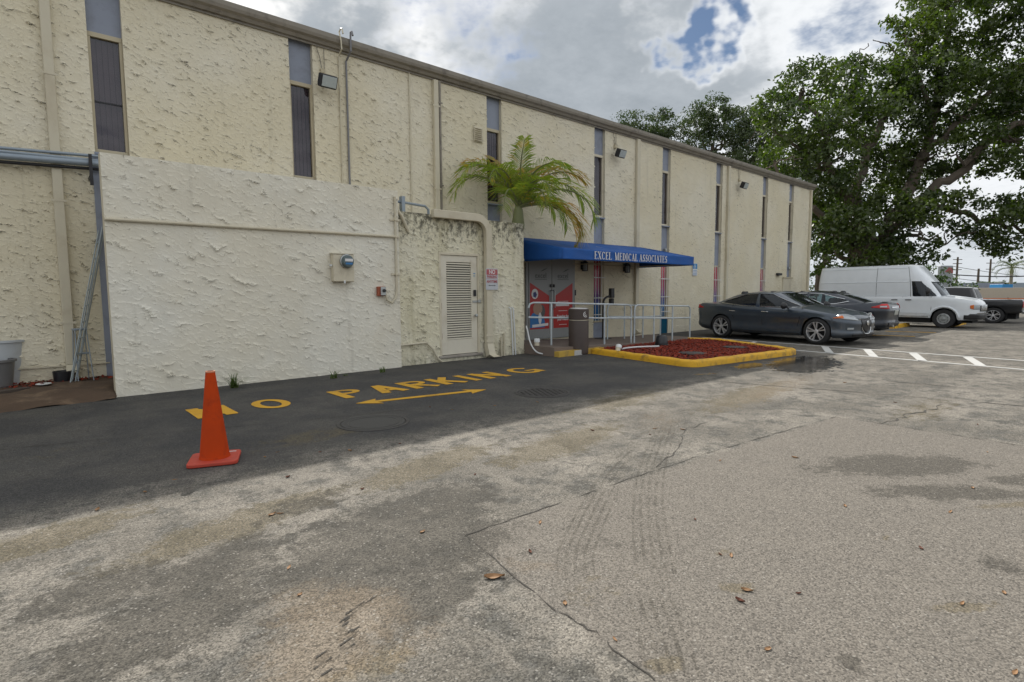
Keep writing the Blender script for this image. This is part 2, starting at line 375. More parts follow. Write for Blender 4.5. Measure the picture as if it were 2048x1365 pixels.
M['yellow_mark'] = worn_paint('yellow_marking', (.60, .33, .03), (.06, .057, .05), .85)
M['white_mark'] = worn_paint('white_marking', (.50, .50, .485), (.15, .14, .125), .6)
M['orange'] = plain('cone_orange', (.46, .046, .003), .75, 0, .2, 5, dirt=((.20, .028, .010), .85, 4.5), spec=.2)
M['cone_base'] = plain('cone_base_red', (.48, .055, .03), .6, 0, .18, 6, dirt=((.20, .06, .045), .5, 5))
M['blue_canvas'] = plain('blue_canvas', (.008, .085, .33), .7, 0, .22, 2.0, .25, 90)
M['brown_bin'] = plain('brown_bin', (.065, .048, .042), .55, 0, .14, 4, .2, 60, dirt=((.05, .035, .03), .5, 4))
M['red_print'] = plain('red_print', (.42, .022, .018), .4, 0, .05)
M['door_white'] = plain('door_panel_white', (.27, .28, .275), .35, 0, .05)
M['grey_print'] = plain('grey_print', (.09, .10, .10), .5, 0, .05)
M['blue_print'] = plain('blue_print', (.03, .17, .42), .5, 0, .2, 12)
M['skin_print'] = plain('tan_print', (.38, .24, .17), .5, 0, .3, 14)
M['navy_print'] = plain('navy_print', (.03, .045, .16), .5)
M['white_print'] = plain('white_print', (.72, .72, .72), .5, 0, .03)
M['sign_red'] = plain('sign_red', (.42, .10, .11), .5, 0, .12, 20)
M['sign_blue'] = plain('sign_blue', (.02, .22, .50), .4)
M['mulch'] = plain('red_mulch', (.24, .030, .012), .95, 0, .45, 30)
M['soil'] = plain('brown_soil', (.085, .055, .035), .98, 0, .35, 5, .6, 40, dirt=((.23, .16, .10), .8, 2.2))
M['crack'] = plain('crack_fill', (.055, .050, .043), .95, 0, .2)
M['iron'] = plain('cast_iron', (.055, .052, .05), .6, .3, .25, 14, .4, 50)
M['dry_leaf'] = plain('dry_leaf', (.28, .155, .07), .7, 0, .35, 30)
M['dry_leaf2'] = plain('dry_leaf_dark', (.16, .055, .03), .7, 0, .35, 30)
M['bark'] = plain('bark', (.105, .085, .065), .95, 0, .35, 2.5, .8, 14)
M['grass'] = leafmat('weed_green', (.09, .15, .04), (.16, .20, .07), .3, 4)
M['bag'] = plain('dark_plastic', (.018, .019, .022), .35)
M['plank'] = plain('timber', (.07, .055, .045), .9, 0, .3, 6, .4, 30)
M['bin_white'] = plain('bin_white', (.52, .55, .57), .45, 0, .08, dirt=((.25, .23, .2), .3, 5))
M['bin_grey'] = plain('bin_grey', (.16, .16, .16), .5, 0, .12)
M['lens'] = plain('lamp_lens', (.45, .50, .50), .25, 0, .08)
# ---------------------------------------------------------------- ground
def axis(lo, hi, step, far):
    core = list(np.arange(lo, hi+step*.5, step)); a, s = [], step
    x = lo
    while x > -far: s *= 1.35; x -= s; a.append(x)
    b, s, x = [], step, core[-1]
    while x < far: s *= 1.35; x += s; b.append(x)
    return np.array(a[::-1]+core+b)
def ell(X, Y, c, rx, ry, ang=0.0):
    dx, dy = X-c[0], Y-c[1]; ca, sa = math.cos(ang), math.sin(ang)
    u, v = (dx*ca+dy*sa)/rx, (-dx*sa+dy*ca)/ry
    return np.clip(1.25-.75*np.sqrt(u*u+v*v), 0, 1)
def band(X, Y, pts, w):
    D = np.full(X.shape, 1e9)
    for a, b in zip(pts[:-1], pts[1:]):
        ax, ay, bx, by = a[0], a[1], b[0], b[1]; L2 = (bx-ax)**2+(by-ay)**2
        t = np.clip(((X-ax)*(bx-ax)+(Y-ay)*(by-ay))/L2, 0, 1)
        D = np.minimum(D, np.hypot(X-ax-t*(bx-ax), Y-ay-t*(by-ay)))
    return np.clip(1.25-.75*D/w, 0, 1)
def poly_mask(X, Y, poly):
    ins = np.zeros(X.shape, bool); n = len(poly)
    for i in range(n):
        (x0, y0), (x1, y1) = poly[i], poly[(i+1) % n]
        c = (y0 > Y) != (y1 > Y)
        with np.errstate(divide='ignore', invalid='ignore'): xi = (x1-x0)*(Y-y0)/(y1-y0)+x0
        ins ^= c & (X < xi)
    return ins.astype(float)
def gp(*l): return [gnd(x, y).to_2d()[:] for x, y in l]
def ground_material():
    m, t, b, out = newmat('asphalt')
    tc = N(t, 'ShaderNodeTexCoord').outputs['Object']
    A = N(t, 'ShaderNodeAttribute', attribute_name='zoneA'); B = N(t, 'ShaderNodeAttribute', attribute_name='zoneB')
    sa = N(t, 'ShaderNodeSeparateColor'); t.links.new(A.outputs['Color'], sa.inputs[0])
    sb = N(t, 'ShaderNodeSeparateColor'); t.links.new(B.outputs['Color'], sb.inputs[0])
    n1 = noise(t, tc, 1.1, 4, .62); n2 = noise(t, tc, 4.0, 5, .68); n3 = noise(t, tc, 17, 4, .7); n4 = noise(t, tc, 130, 2, .6)
    ed = math_n(t, 'ADD', math_n(t, 'MULTIPLY', n2, .55), math_n(t, 'MULTIPLY', n3, .45))
    def zone(s, wob=.9, lo=.38, hi=.68):
        return sstep(t, math_n(t, 'ADD', s, math_n(t, 'MULTIPLY', math_n(t, 'SUBTRACT', ed, .5), wob)), lo, hi)
    def gate(s, z): return math_n(t, 'MULTIPLY', z, sstep(t, s, .02, .2))
    dark = gate(sa.outputs[0], zone(sa.outputs[0], 2.2)); sand = gate(sa.outputs[1], zone(sa.outputs[1], 1.8, .3, .8)); olive = gate(sa.outputs[2], zone(sa.outputs[2], 2.0))
    conc = sb.outputs[0]; seal_shade = gate(sb.outputs[1], zone(sb.outputs[1], .5, .3, .7)); wet = gate(sb.outputs[2], zone(sb.outputs[2], 2.0, .42, .6))
    v = N(t, 'ShaderNodeTexVoronoi', feature='F1'); t.links.new(tc, v.inputs['Vector']); v.inputs['Scale'].default_value = 150
    vs_ = N(t, 'ShaderNodeSeparateColor'); t.links.new(v.outputs['Color'], vs_.inputs[0])
    v2 = N(t, 'ShaderNodeTexVoronoi', feature='F1'); t.links.new(tc, v2.inputs['Vector']); v2.inputs['Scale'].default_value = 70
    v2s = N(t, 'ShaderNodeSeparateColor'); t.links.new(v2.outputs['Color'], v2s.inputs[0])
    base = mixc(t, sstep(t, n1, .36, .66), (.130, .119, .101), (.220, .201, .172))
    base = mixc(t, sstep(t, n2, .44, .66), base, (.102, .099, .090))
    rag = sstep(t, math_n(t, 'ADD', math_n(t, 'MULTIPLY', n3, .5), math_n(t, 'MULTIPLY', n2, .5)), .50, .585)
    base = mixc(t, math_n(t, 'MULTIPLY', rag, .55), base, (.072, .066, .054))
    pale = mixc(t, n2, (.184, .165, .140), (.142, .129, .112))
    c = mixc(t, conc, base, pale)
    c = mixc(t, math_n(t, 'MULTIPLY', seal_shade, .88), c, mixc(t, sstep(t, math_n(t, 'ADD', math_n(t, 'MULTIPLY', n1, .6), math_n(t, 'MULTIPLY', n2, .4)), .42, .60), (.036, .0365, .039), (.066, .063, .058)))
    c = mixc(t, math_n(t, 'MULTIPLY', olive, .45), c, (.120, .094, .046))
    c = mixc(t, math_n(t, 'MULTIPLY', dark, .66), c, (.054, .049, .040))
    T_ = N(t, 'ShaderNodeAttribute', attribute_name='zoneC'); st_ = N(t, 'ShaderNodeSeparateColor'); t.links.new(T_.outputs['Color'], st_.inputs[0])
    ln = sstep(t, math_n(t, 'SINE', math_n(t, 'MULTIPLY', st_.outputs[1], 2*PI*8.5)), -.1, .8)
    ln = math_n(t, 'MULTIPLY', math_n(t, 'MULTIPLY_ADD', ln, .8, .2), math_n(t, 'MULTIPLY', sstep(t, st_.outputs[0], .1, .6), sstep(t, ed, .38, .58)))
    c = mixc(t, math_n(t, 'MULTIPLY', ln, .6), c, (.062, .055, .043))
    c = mixc(t, math_n(t, 'MULTIPLY', sand, .5), c, (.205, .160, .112))
    # stones in the binder
    spk = math_n(t, 'ADD', math_n(t, 'MULTIPLY', math_n(t, 'SUBTRACT', vs_.outputs[0], .5), math_n(t, 'MULTIPLY_ADD', conc, -.10, 1.05)), 1.0)
    c = mixc(t, 1.0, c, spk, 'MULTIPLY')
    stone = math_n(t, 'MULTIPLY', math_n(t, 'GREATER_THAN', v2s.outputs[0], .90), sstep(t, v2.outputs['Distance'], .25, .45, 1, 0))
    c = mixc(t, math_n(t, 'MULTIPLY', stone, math_n(t, 'MULTIPLY_ADD', seal_shade, -.28, .45)), c, (.42, .40, .36))
    pit = math_n(t, 'MULTIPLY', math_n(t, 'LESS_THAN', v2s.outputs[1], .16), sstep(t, v2.outputs['Distance'], .2, .5, 1, 0))
    c = mixc(t, math_n(t, 'MULTIPLY', pit, .6), c, (.03, .029, .026))
    # hairline cracks
    wv = vmath(t, 'ADD', tc, vmath(t, 'SCALE', noise(t, tc, 3.2, 3, .7, 0, 'Color'), None, .35))
    ve = N(t, 'ShaderNodeTexVoronoi', feature='DISTANCE_TO_EDGE'); t.links.new(wv, ve.inputs['Vector']); ve.inputs['Scale'].default_value = 1.3
    hair = math_n(t, 'MULTIPLY', sstep(t, ve.outputs['Distance'], .002, .009, 1, 0), sstep(t, noise(t, tc, .7, 3, .5), .52, .62))
    c = mixc(t, math_n(t, 'MULTIPLY', hair, math_n(t, 'MULTIPLY_ADD', conc, -.5, .6)), c, (.04, .038, .034))
    c = mixc(t, math_n(t, 'MULTIPLY', wet, .72), c, (.018, .018, .019))
    setin(t, b.inputs['Base Color'], c)
    r = math_n(t, 'MULTIPLY_ADD', wet, -.82, .92); r = math_n(t, 'SUBTRACT', r, math_n(t, 'MULTIPLY', seal_shade, .12)); setin(t, b.inputs['Roughness'], r)
    b.inputs['Specular IOR Level'].default_value = .35
    h = math_n(t, 'ADD', math_n(t, 'MULTIPLY', v.outputs['Distance'], -.6), math_n(t, 'ADD', math_n(t, 'MULTIPLY', n4, .5), math_n(t, 'MULTIPLY', v2.outputs['Distance'], -.7)))
    h = math_n(t, 'MULTIPLY', h, math_n(t, 'MULTIPLY_ADD', wet, -.95, 1.0))
    bp = N(t, 'ShaderNodeBump'); bp.inputs['Strength'].default_value = .5; bp.inputs['Distance'].default_value = .009
    t.links.new(h, bp.inputs['Height']); t.links.new(bp.outputs[0], b.inputs['Normal'])
    return m
def build_ground():
    xs, ys = axis(-3, 15, .04, 900), axis(-1, 10.6, .04, 900)
    X, Y = np.meshgrid(xs, ys, indexing='ij'); P = np.stack([X, Y, np.zeros_like(X)], -1)
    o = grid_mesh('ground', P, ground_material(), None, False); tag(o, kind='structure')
    z = np.zeros_like
    dark, sand, olive, conc, seal_shade, wet = (z(X) for _ in range(6))
    def E(arr, px, py, rx, ry, ang=0, k=1.0):
        c = gnd(px, py); np.maximum(arr, k*ell(X, Y, c, rx, ry, ang), out=arr)
    # dark oily and mossy stains
    E(dark, 790, 1090, .75, .62, .5); E(dark, 880, 1010, .55, .35, .3, .8); E(dark, 860, 1190, .33, .20, .2); E(dark, 640, 1060, .25, .4, 0, .55)
    E(dark, 330, 1250, .42, .27, .3); E(dark, 200, 1180, .34, .24, .2, .85); E(dark, 440, 1130, .42, .27, .4, .85); E(dark, 620, 1010, .5, .22, .3, .65)
    E(dark, 1790, 930, .72, .26, -.6, 1.0); E(dark, 1900, 985, .55, .15, -.75, .95); E(dark, 2030, 960, .3, .12, -.6, .8); E(dark, 1700, 1325, .06, .05, 0, .9)
    E(dark, 1090, 790, .5, .4, 0, .6); E(dark, 1200, 1080, .06, .5, .2, .4); E(dark, 2000, 1130, .15, .12, 0, .6); E(dark, 1960, 740, 1.2, .4, 0, .5)
    E(olive, 500, 1040, .8, .22, .25, .9); E(olive, 80, 1080, .6, .22, .3, .9); E(olive, 860, 930, .8, .25, .2, .9); E(olive, 1130, 885, 1.0, .28, .15, .9)
    E(olive, 1250, 800, 1.2, .4, .1, .7); E(olive, 1500, 790, 1.6, .35, .1, .8); E(olive, 1850, 820, 1.2, .3, 0, .6); E(olive, 760, 1330, .3, .12, 0, .6)
    E(olive, 1230, 1160, .4, .3, 0, .4); E(olive, 1480, 1175, .1, .05, -.6, .9); E(olive, 1330, 1330, .08, .05, -.4, 1); E(olive, 1450, 1105, .09, .05, -.5, .8)
    E(olive, 1920, 1215, .16, .035, -.6, 1); E(olive, 1770, 1075, .05, .03, 0, .9); E(olive, 2030, 1010, .3, .05, -.6, .9); E(olive, 160, 900, .8, .5, .2, .35)
    E(olive, 640, 870, .8, .3, .15, .6)
    E(sand, 690, 1230, .24, .28, .6); E(sand, 640, 1310, .22, .25, .5, .9); E(sand, 600, 1200, .2, .15, .5, .7); E(sand, 1040, 1130, .12, .3, .6, .5); E(sand, 830, 1290, .25, .1, .2, .6)
    E(sand, 1560, 775, 2.2, .35, .1, .6); E(sand, 1320, 840, .9, .3, .5, .5)
    trk, tru = z(X), z(X)
    # tyre tracks: pairs of thin smudged lines
    for pl in (((1385, 815), (1255, 920), (1165, 1070), (1150, 1170)), ((1340, 830), (1300, 960), (1310, 1140), (1365, 1360)), ((1295, 1180), (1330, 1290), (1350, 1365))):
        g = gp(*pl); g = [tuple(q) for q in crom(g, 8)]
        D = np.full(X.shape, 1e9); S = np.zeros(X.shape); TT = np.zeros(X.shape); nseg = len(g)-1
        for k in range(nseg):
            (ax, ay), (bx, by) = g[k], g[k+1]; L = math.hypot(bx-ax, by-ay); tt = np.clip(((X-ax)*(bx-ax)+(Y-ay)*(by-ay))/L**2, 0, 1); dd = np.hypot(X-ax-tt*(bx-ax), Y-ay-tt*(by-ay)); cr = ((bx-ax)*(Y-ay)-(by-ay)*(X-ax))/L; m = dd < D; D = np.where(m, dd, D); S = np.where(m, cr, S); TT = np.where(m, (k+tt)/nseg, TT)
        mk = np.clip((.115-D)/.04, 0, 1)*np.clip(np.sin(np.clip(TT, .02, .98)*PI)*2.2, 0, 1); trk = np.where(D < .2, mk, trk); tru = np.where(D < .2, np.clip((S+.2)/.4, 0, 1), tru)
    # resurfaced pale patch with a straight edge
    conc = poly_mask(X, Y, gp((932, 1070), (1300, 950), (1672, 834), (2048, 893), (2500, 975), (2600, 1900), (1550, 1600), (1310, 1362), (1090, 1205)))
    # dark sealed strip along the building, widened so its cast shadow is painted darker
    seal_shade = np.clip((Y-3.9)/1.5, 0, 1)*(Y < 11)*np.clip((15.0-X)/3.0, 0, 1)
    seal_shade = np.maximum(seal_shade, .8*np.clip((Y-6.0)/2, 0, 1)*(X > 12)*(X < 32))
    E(wet, 1610, 728, 1.5, .6, .2); E(wet, 1500, 732, .55, .22, .1, .9); E(wet, 1420, 748, .5, .12, -.5, .6)
    me = o.data
    for nm, ch in (('zoneA', (dark, sand, olive)), ('zoneB', (conc, seal_shade, wet)), ('zoneC', (trk, tru, z(X)))):
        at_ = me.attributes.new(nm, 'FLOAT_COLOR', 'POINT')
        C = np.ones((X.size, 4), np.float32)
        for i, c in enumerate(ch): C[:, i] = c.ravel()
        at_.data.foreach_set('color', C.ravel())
    return o
GROUND = build_ground()
def ribbon(name, pxs, w, mat, jag=.02, z=.003, parent=GROUND, step=.08, world=False):
    pts = [Vector((p[0], p[1])) for p in (pxs if world else gp(*pxs))]; line = []
    for a, b in zip(pts[:-1], pts[1:]):
        n = max(1, int((b-a).length/step)); d = (b-a).normalized(); nn = Vector((-d.y, d.x))
        for i in range(n): line.append(a+(b-a)*i/n + nn*random.uniform(-jag, jag))
    line.append(pts[-1]); mb = MB(); vs_, fs = [], []
    for i, p in enumerate(line):
        d = (line[min(i+1, len(line)-1)]-line[max(i-1, 0)]).normalized(); nn = Vector((-d.y, d.x)); ww = w*random.choice((.12, .4, .7, 1.0, 1.3))/2
        vs_ += [(p.x+nn.x*ww, p.y+nn.y*ww, z), (p.x-nn.x*ww, p.y-nn.y*ww, z)]
        if i: fs.append((2*i-2, 2*i-1, 2*i+1, 2*i))
    return mb.add(vs_, fs).build(name, mat, parent)
ribbon('joint', ((932, 1070), (1180, 985), (1420, 905), (1672, 834)), .008, M['crack'], .010)
ribbon('joint', ((1672, 834), (1850, 862), (2048, 893)), .010, M['crack'], .014)
ribbon('joint', ((932, 1070), (1000, 1130), (1090, 1205), (1110, 1222)), .008, M['crack'], .008)
ribbon('crack', ((1110, 1222), (1190, 1265), (1240, 1310), (1310, 1362)), .008, M['crack'], .012, step=.03)
ribbon('joint', ((1440, 764), (1700, 784), (2048, 813)), .03, M['crack'], .01, step=.2)
ribbon('joint', ((1738, 760), (2048, 786)), .03, M['crack'], .01, step=.2)
ribbon('crack', ((1757, 848), (1790, 842), (1815, 830), (1850, 825), (1892, 808)), .022, M['crack'], .04)
ribbon('crack', ((1312, 935), (1345, 912), (1362, 890), (1366, 872), (1378, 858), (1420, 845)), .014, M['crack'], .03)
ribbon('joint', ((0, 900), (340, 866), (700, 832), (860, 815)), .012, M['crack'], .01)
for i in range(16):
    x, y = 640+random.uniform(0, 90), 1200+i*9.5; L = random.uniform(10, 36)
    x = 725-i*5.2+random.uniform(-22, 22)
    ribbon('scratch', ((x-L*.6, y+L*.55), (x+L*.6, y-L*.25)), .006, M['crack'], .002, step=.03)
# painted markings
def marking(name, poly, mat, z=.006):
    mb = MB(); mb.prism(poly, z-.004, z); return tag(mb.build(name, mat), kind='structure')
def ground_text():
    spec = [('N', 387, 472), ('O', 488, 576), ('P', 656, 722), ('A', 742, 815), ('R', 806, 866), ('K', 868, 918), ('I', 926, 962), ('N', 962, 1015), ('G', 1018, 1096)]
    y0, y1 = 6.88, 7.52
    root = empty('no_parking_lettering', (0, 0, 0)); tag(root, kind='structure')
    xs = [(1.40, 1.82), (2.07, 2.50), (3.13, 3.55), (3.66, 4.10), (4.20, 4.63), (4.72, 5.14), (5.26, 5.42), (5.56, 6.02), (6.30, 6.86)]
    T = .13
    y0, y1 = 6.85, 7.50; H = y1-y0
    def quad(mb, a, b, w, k):
        a, b = Vector(a), Vector(b); d = (b-a).normalized(); n = Vector((-d.y, d.x))*w/2
        z = .005+.0006*k
        mb.add([(*(a+n), z), (*(a-n), z), (*(b-n), z), (*(b+n), z)], [(0, 1, 2, 3)])
    def arc(mb, cx, cy, rx, ry, a0, a1, w, k, n=14):
        z = .005+.0006*k; vs_, fs = [], []
        for i in range(n+1):
            a = a0+(a1-a0)*i/n; c, s = math.cos(a), math.sin(a)
            vs_ += [(cx+rx*c, cy+ry*s, z), (cx+(rx-w)*c, cy+(ry-w)*s, z)]
            if i: fs.append((2*i-2, 2*i-1, 2*i+1, 2*i))
        mb.add(vs_, fs)
    for ch, (a, b) in zip('NOPARKING', xs):
        mb = MB(); w = b-a; h = T/2; L, R = a+h, b-h
        if ch == 'N': quad(mb, (L, y0), (L, y1), T, 0); quad(mb, (R, y0), (R, y1), T, 1); quad(mb, (L-.02, y1-.06), (R+.02, y0+.06), T, 2)
        if ch == 'O': arc(mb, (a+b)/2, (y0+y1)/2, w/2, H/2, 0, 2*PI, T*.8, 0, 26)
        if ch in 'PR':
            quad(mb, (L, y0), (L, y1), T, 0); arc(mb, a+w*.45, y1-H*.27, w*.52, H*.27, -PI/2, PI/2, T*.75, 1)
            quad(mb, (a+T, y1-T*.4), (a+w*.47, y1-T*.4), T*.75, 2); quad(mb, (a+T, y1-H*.54+T*.4), (a+w*.47, y1-H*.54+T*.4), T*.75, 2)
            if ch == 'R': quad(mb, (a+w*.40, y0+H*.46), (R+.02, y0), T, 3)
        if ch == 'A': quad(mb, (L, y0), ((a+b)/2, y1), T, 0); quad(mb, (R, y0), ((a+b)/2, y1), T, 1); quad(mb, (a+w*.25, y0+H*.28), (b-w*.25, y0+H*.28), T*.7, 2)
        if ch == 'K': quad(mb, (L, y0), (L, y1), T, 0); quad(mb, (L, y0+H*.38), (R, y1), T, 1); quad(mb, (a+w*.38, y0+H*.52), (R+.02, y0), T, 2)
        if ch == 'I': quad(mb, ((a+b)/2, y0), ((a+b)/2, y1), T, 0)
        if ch == 'G':
            arc(mb, (a+b)/2, (y0+y1)/2, w/2, H/2, PI*.22, PI*1.85, T*.85, 0, 22); quad(mb, ((a+b)/2, y0+H*.42), (b, y0+H*.42), T*.75, 1); quad(mb, (b-h, y0+.05), (b-h, y0+H*.42), T, 2)
        mb.build('letter', M['yellow_mark'], root)
    a, b = gnd(712, 808), gnd(972, 780); d = (b-a).normalized(); n = Vector((-d.y, d.x, 0)); L = (b-a).length
    prof = [(0, 0), (.30, .17), (.26, .05), (L-.26, .05), (L-.30, .17), (L, 0), (L-.30, -.17), (L-.26, -.05), (.26, -.05), (.30, -.17)]
    marking('double_arrow_marking', [(a+d*s+n*o).to_2d()[:] for s, o in prof], M['yellow_mark'])
ground_text()
def line_mark(name, p, q, w, mat):
    p, q = Vector(p), Vector(q); d = (q-p).normalized(); n = Vector((-d.y, d.x))*w/2
    return marking(name, [(p+n)[:], (p-n)[:], (q-n)[:], (q+n)[:]], mat)
HU0, HU1, HL0, HL1 = gnd(1405, 675.5), gnd(2060, 723), gnd(1560, 698.5), gnd(2060, 741)
line_mark('white_bay_line', HU0.to_2d(), (HU1+(HU1-HU0)*.3).to_2d(), .10, M['white_mark'])
line_mark('white_bay_line', HL0.to_2d(), (HL1+(HL1-HL0)*.3).to_2d(), .10, M['white_mark'])
for a, b in (((1446, 677.5), (1434, 684)), ((1512, 683), (1498, 690)), ((1649, 693.5), (1660, 707)), ((1734, 700), (1748, 714)), ((1826, 707), (1846, 723)), ((1935, 715), (1962, 732))):
    p, q = gnd(*a).to_2d(), gnd(*b).to_2d(); line_mark('hatch_bar', p, q, .15 if a[0] > 1600 else .12, M['white_mark'])
for a, b in (((1690, 669), (1830, 673.5)), ((1770, 663), (1872, 666)), ((1840, 652), (1930, 654))):
    line_mark('yellow_bay_line', gnd(*a).to_2d(), gnd(*b).to_2d(), .13, M['yellow_mark'])
# ---------------------------------------------------------------- building
FY = 10.45
STRIPES = [(.98, 1.41), (3.90, 4.33), (8.45, 8.90), (12.30, 12.76), (15.62, 16.07), (18.97, 19.42), (22.64, 23.08), (25.14, 25.59)]
B = empty('office_building', (10, 12, 0), 0, 'long two-storey cream stucco building with narrow windows and brown roof edge', 'building')
_bl = Vector(B.location)
def bpart(o):
    o.parent = B; o.location = Vector(o.location) - _bl if o.parent is B else o.location
    return o
def wall_grid(name, x0, x1, z0, z1, y, step, mat, parent=None):
    nx, nz = max(2, int((x1-x0)/step)+1), max(2, int((z1-z0)/step)+1)
    X, Z = np.meshgrid(np.linspace(x0, x1, nx), np.linspace(z0, z1, nz), indexing='ij')
    return grid_mesh(name, np.stack([X, np.full_like(X, y), Z], -1), mat, parent, True)
edges = [-6.0]
for a, b in STRIPES: edges += [a, b]
edges.append(27.5)
for i in range(0, len(edges), 2):
    x0, x1 = edges[i], edges[i+1]
    if i == 0:
        bpart(wall_grid('wall_panel', -6, -1.5, -.1, 6.0, FY, .2, M['stucco'])); x0 = -1.5
    st = .017 if x1 < 9 else (.020 if x1 < 17 else .027)
    lo = 2.6 if 1 < x0 < 8 else -.1
    bpart(wall_grid('wall_panel', x0, x1, lo, 6.0, FY, st, M['stucco']))
    bpart(MB().box(edges[i], x1, FY+.004, FY+.30, -.1, 6.0).build('wall_core', M['cream']))
bpart(MB().box(-6, 27.5, FY+.301, 26, -.1, 6.02).build('building_shell', M['stucco']))
bpart(MB().box(-6.1, 27.6, FY-.02, 26.1, 6.021, 6.10).build('roof', M['roof']))
# gutter along the roof edge (ogee profile), with a drip strip under it
prof = [(FY+.0, 5.93), (FY-.035, 5.93), (FY-.035, 5.965), (FY-.075, 5.97), (FY-.10, 6.02), (FY-.145, 6.05), (FY-.16, 6.10), (FY-.16, 6.175), (FY-.12, 6.175), (FY-.11, 6.12), (FY-.0, 6.12)]
g = MB(); n = len(prof); xs = list(np.linspace(-6.15, 27.68, 24))
g.add([(x, y, z) for x in xs for y, z in prof], [(i*n+k, i*n+k+1, (i+1)*n+k+1, (i+1)*n+k) for i in range(len(xs)-1) for k in range(n-1)] + [tuple(range(n))[::-1], tuple(len(xs)*n-n+k for k in range(n))])
bpart(g.build('gutter', M['gutter']))
WT, WB = 5.24, 3.52
for si, (a, b) in enumerate(STRIPES):
    ry = FY+.085
    bpart(MB().box(a, b, ry, ry+.05, WT, 6.0).build('spandrel_panel', M['panel']))
    bot = 2.30 if si >= 3 else 0.0
    if si == 7: bot = 1.86
    bpart(MB().box(a, b, ry, ry+.05, bot, WB-.03).build('spandrel_panel', M['panel']))
    w = bpart(MB().box(a, b, ry-.03, ry+.06, WT-.07, WT).box(a, b, ry-.03, ry+.06, WB-.03, WB+.03).box(a, a+.04, ry-.03, ry+.06, WB+.03, WT-.07).box(b-.04, b, ry-.03, ry+.06, WB+.03, WT-.07).build('window', M['frame'] if si < 3 else M['cream'], None, False, .006))
    loc0 = Vector(w.location)
    def sub(o):
        o.parent = w; return o
    sub(MB().box(a+.04, b-.04, ry+.015, ry+.021, WB+.03, WT-.07).build('pane', M['pane']))
    ns = 5; sw = (b-a-.08)/ns
    for k in range(ns):
        x = a+.04+sw*k
        sub(MB().add([(x+.003, ry+.060, WB+.03), (x+sw*1.02, ry+.075, WB+.03), (x+sw*1.02, ry+.075, WT-.07), (x+.003, ry+.060, WT-.07)], [(0, 1, 2, 3)]).build('blind_slat', M['blind']))
    if si == 0: sub(MB().box(a+.04, b-.04, ry+.004, ry+.026, 4.24, 4.262).build('glazing_bar', M['darksteel']))
    sub(MB().box(a-.01, b+.02, ry-.10, ry-.03, WB-.06, WB-.03).build('sill', M['panel']))
    bpart(MB().box(a, b, ry+.10, ry+.12, 0, 6).build('window_backing', M['darksteel']))
bpart(MB().box(.935, 1.41, FY-.020, FY+.08, -.05, WB-.07).build('spandrel_panel', M['panel']))
# lower windows: printed film fading from red to blue behind white bars
def film():
    m, t, b, out = newmat('printed_film'); tc = N(t, 'ShaderNodeTexCoord').outputs['Object']
    sp = N(t, 'ShaderNodeSeparateXYZ'); t.links.new(tc, sp.inputs[0])
    cr = N(t, 'ShaderNodeValToRGB'); t.links.new(math_n(t, 'DIVIDE', sp.outputs[2], 2.3), cr.inputs[0])
    e = cr.color_ramp.elements; e[0].position = .15; e[0].color = (.012, .10, .17, 1); e[1].position = .92; e[1].color = (.50, .035, .06, 1)
    for p, c in ((.38, (.02, .14, .36, 1)), (.52, (.12, .07, .26, 1)), (.68, (.36, .03, .10, 1))):
        q = e.new(p); q.color = c
    t.links.new(cr.outputs[0], b.inputs['Base Color']); b.inputs['Roughness'].default_value = .12; return m
M['film'] = film()
for si in (3, 4, 5, 6):
    a, b = STRIPES[si]; ry = FY+.025; zb = .55
    bpart(MB().box(a, b, ry, ry+.05, -.05, zb-.05).build('spandrel_panel', M['panel'] if si != 4 else M['film']))
    w = bpart(MB().box(b-.13, b, ry-.02, ry+.06, zb, 2.30).box(a, a+.03, ry-.02, ry+.06, zb, 2.30).box(a, b, ry-.02, ry+.06, 2.25, 2.298).box(a, b, ry-.05, ry+.06, zb-.05, zb).build('window', M['frame'], None, False, .005))
    p = MB().box(a+.03, b-.13, ry+.02, ry+.03, zb, 2.25).build('pane', M['film']); p.parent = w
    for k in range(3):
        x = a+.06+k*(b-a-.2)/2*.98; q = MB().tube([(x, FY-.03, zb-.02), (x, FY-.03, 2.29)], .009, 6).build('bar', M['white'], w)
    for zz in (.72, 1.2, 1.78):
        MB().box(a-.03, b+.02, FY-.045, FY-.031, zz-.012, zz+.012).build('bar', M['white'], w)
# rear service door at the far end
dr = bpart(MB().bbox(24.75, 25.60, FY-.035, FY+.05, .02, 1.90, .01).build('service_door', M['cream']))
for q in (MB().tube([(25.48, FY-.09, .95), (25.48, FY-.03, .95)], .03, 8).build('handle', M['steel']), MB().box(24.70, 25.66, FY-.06, FY-.036, 1.90, 1.96).build('door_head', M['frame'])): q.parent = dr
# downspouts
def downspout(x0, x1, z0, z1, mat=M['cream_pipe'], shoe=True, name='downspout'):
    d = .085; y1 = FY-.004; mb = MB().bbox(x0, x1, y1-d, y1, z0, z1, .008)
    if shoe: mb.add([(x0, y1-d, z0+.001), (x1, y1-d, z0+.001), (x1, y1, z0+.001), (x0, y1, z0+.001), (x0-.01, y1-d-.16, z0-.10), (x1+.01, y1-d-.16, z0-.10), (x1+.01, y1-.08, z0-.16), (x0-.01, y1-.08, z0-.16)], [(0, 1, 5, 4), (1, 2, 6, 5), (2, 3, 7, 6), (3, 0, 4, 7), (4, 5, 6, 7)])
    o = bpart(mb.build(name, mat))
    for zz in np.arange(z0+.6, z1-.3, 1.75):
        q = MB().box(x0-.03, x1+.03, y1-d-.006, y1-d-.001, zz, zz+.03).build('strap', mat); q.parent = o
    return o
downspout(.455, .575, .36, 5.93); downspout(6.94, 7.06, 3.02, 5.93, shoe=False); downspout(7.075, 7.12, 3.10, 5.93, M['gutter'], False)
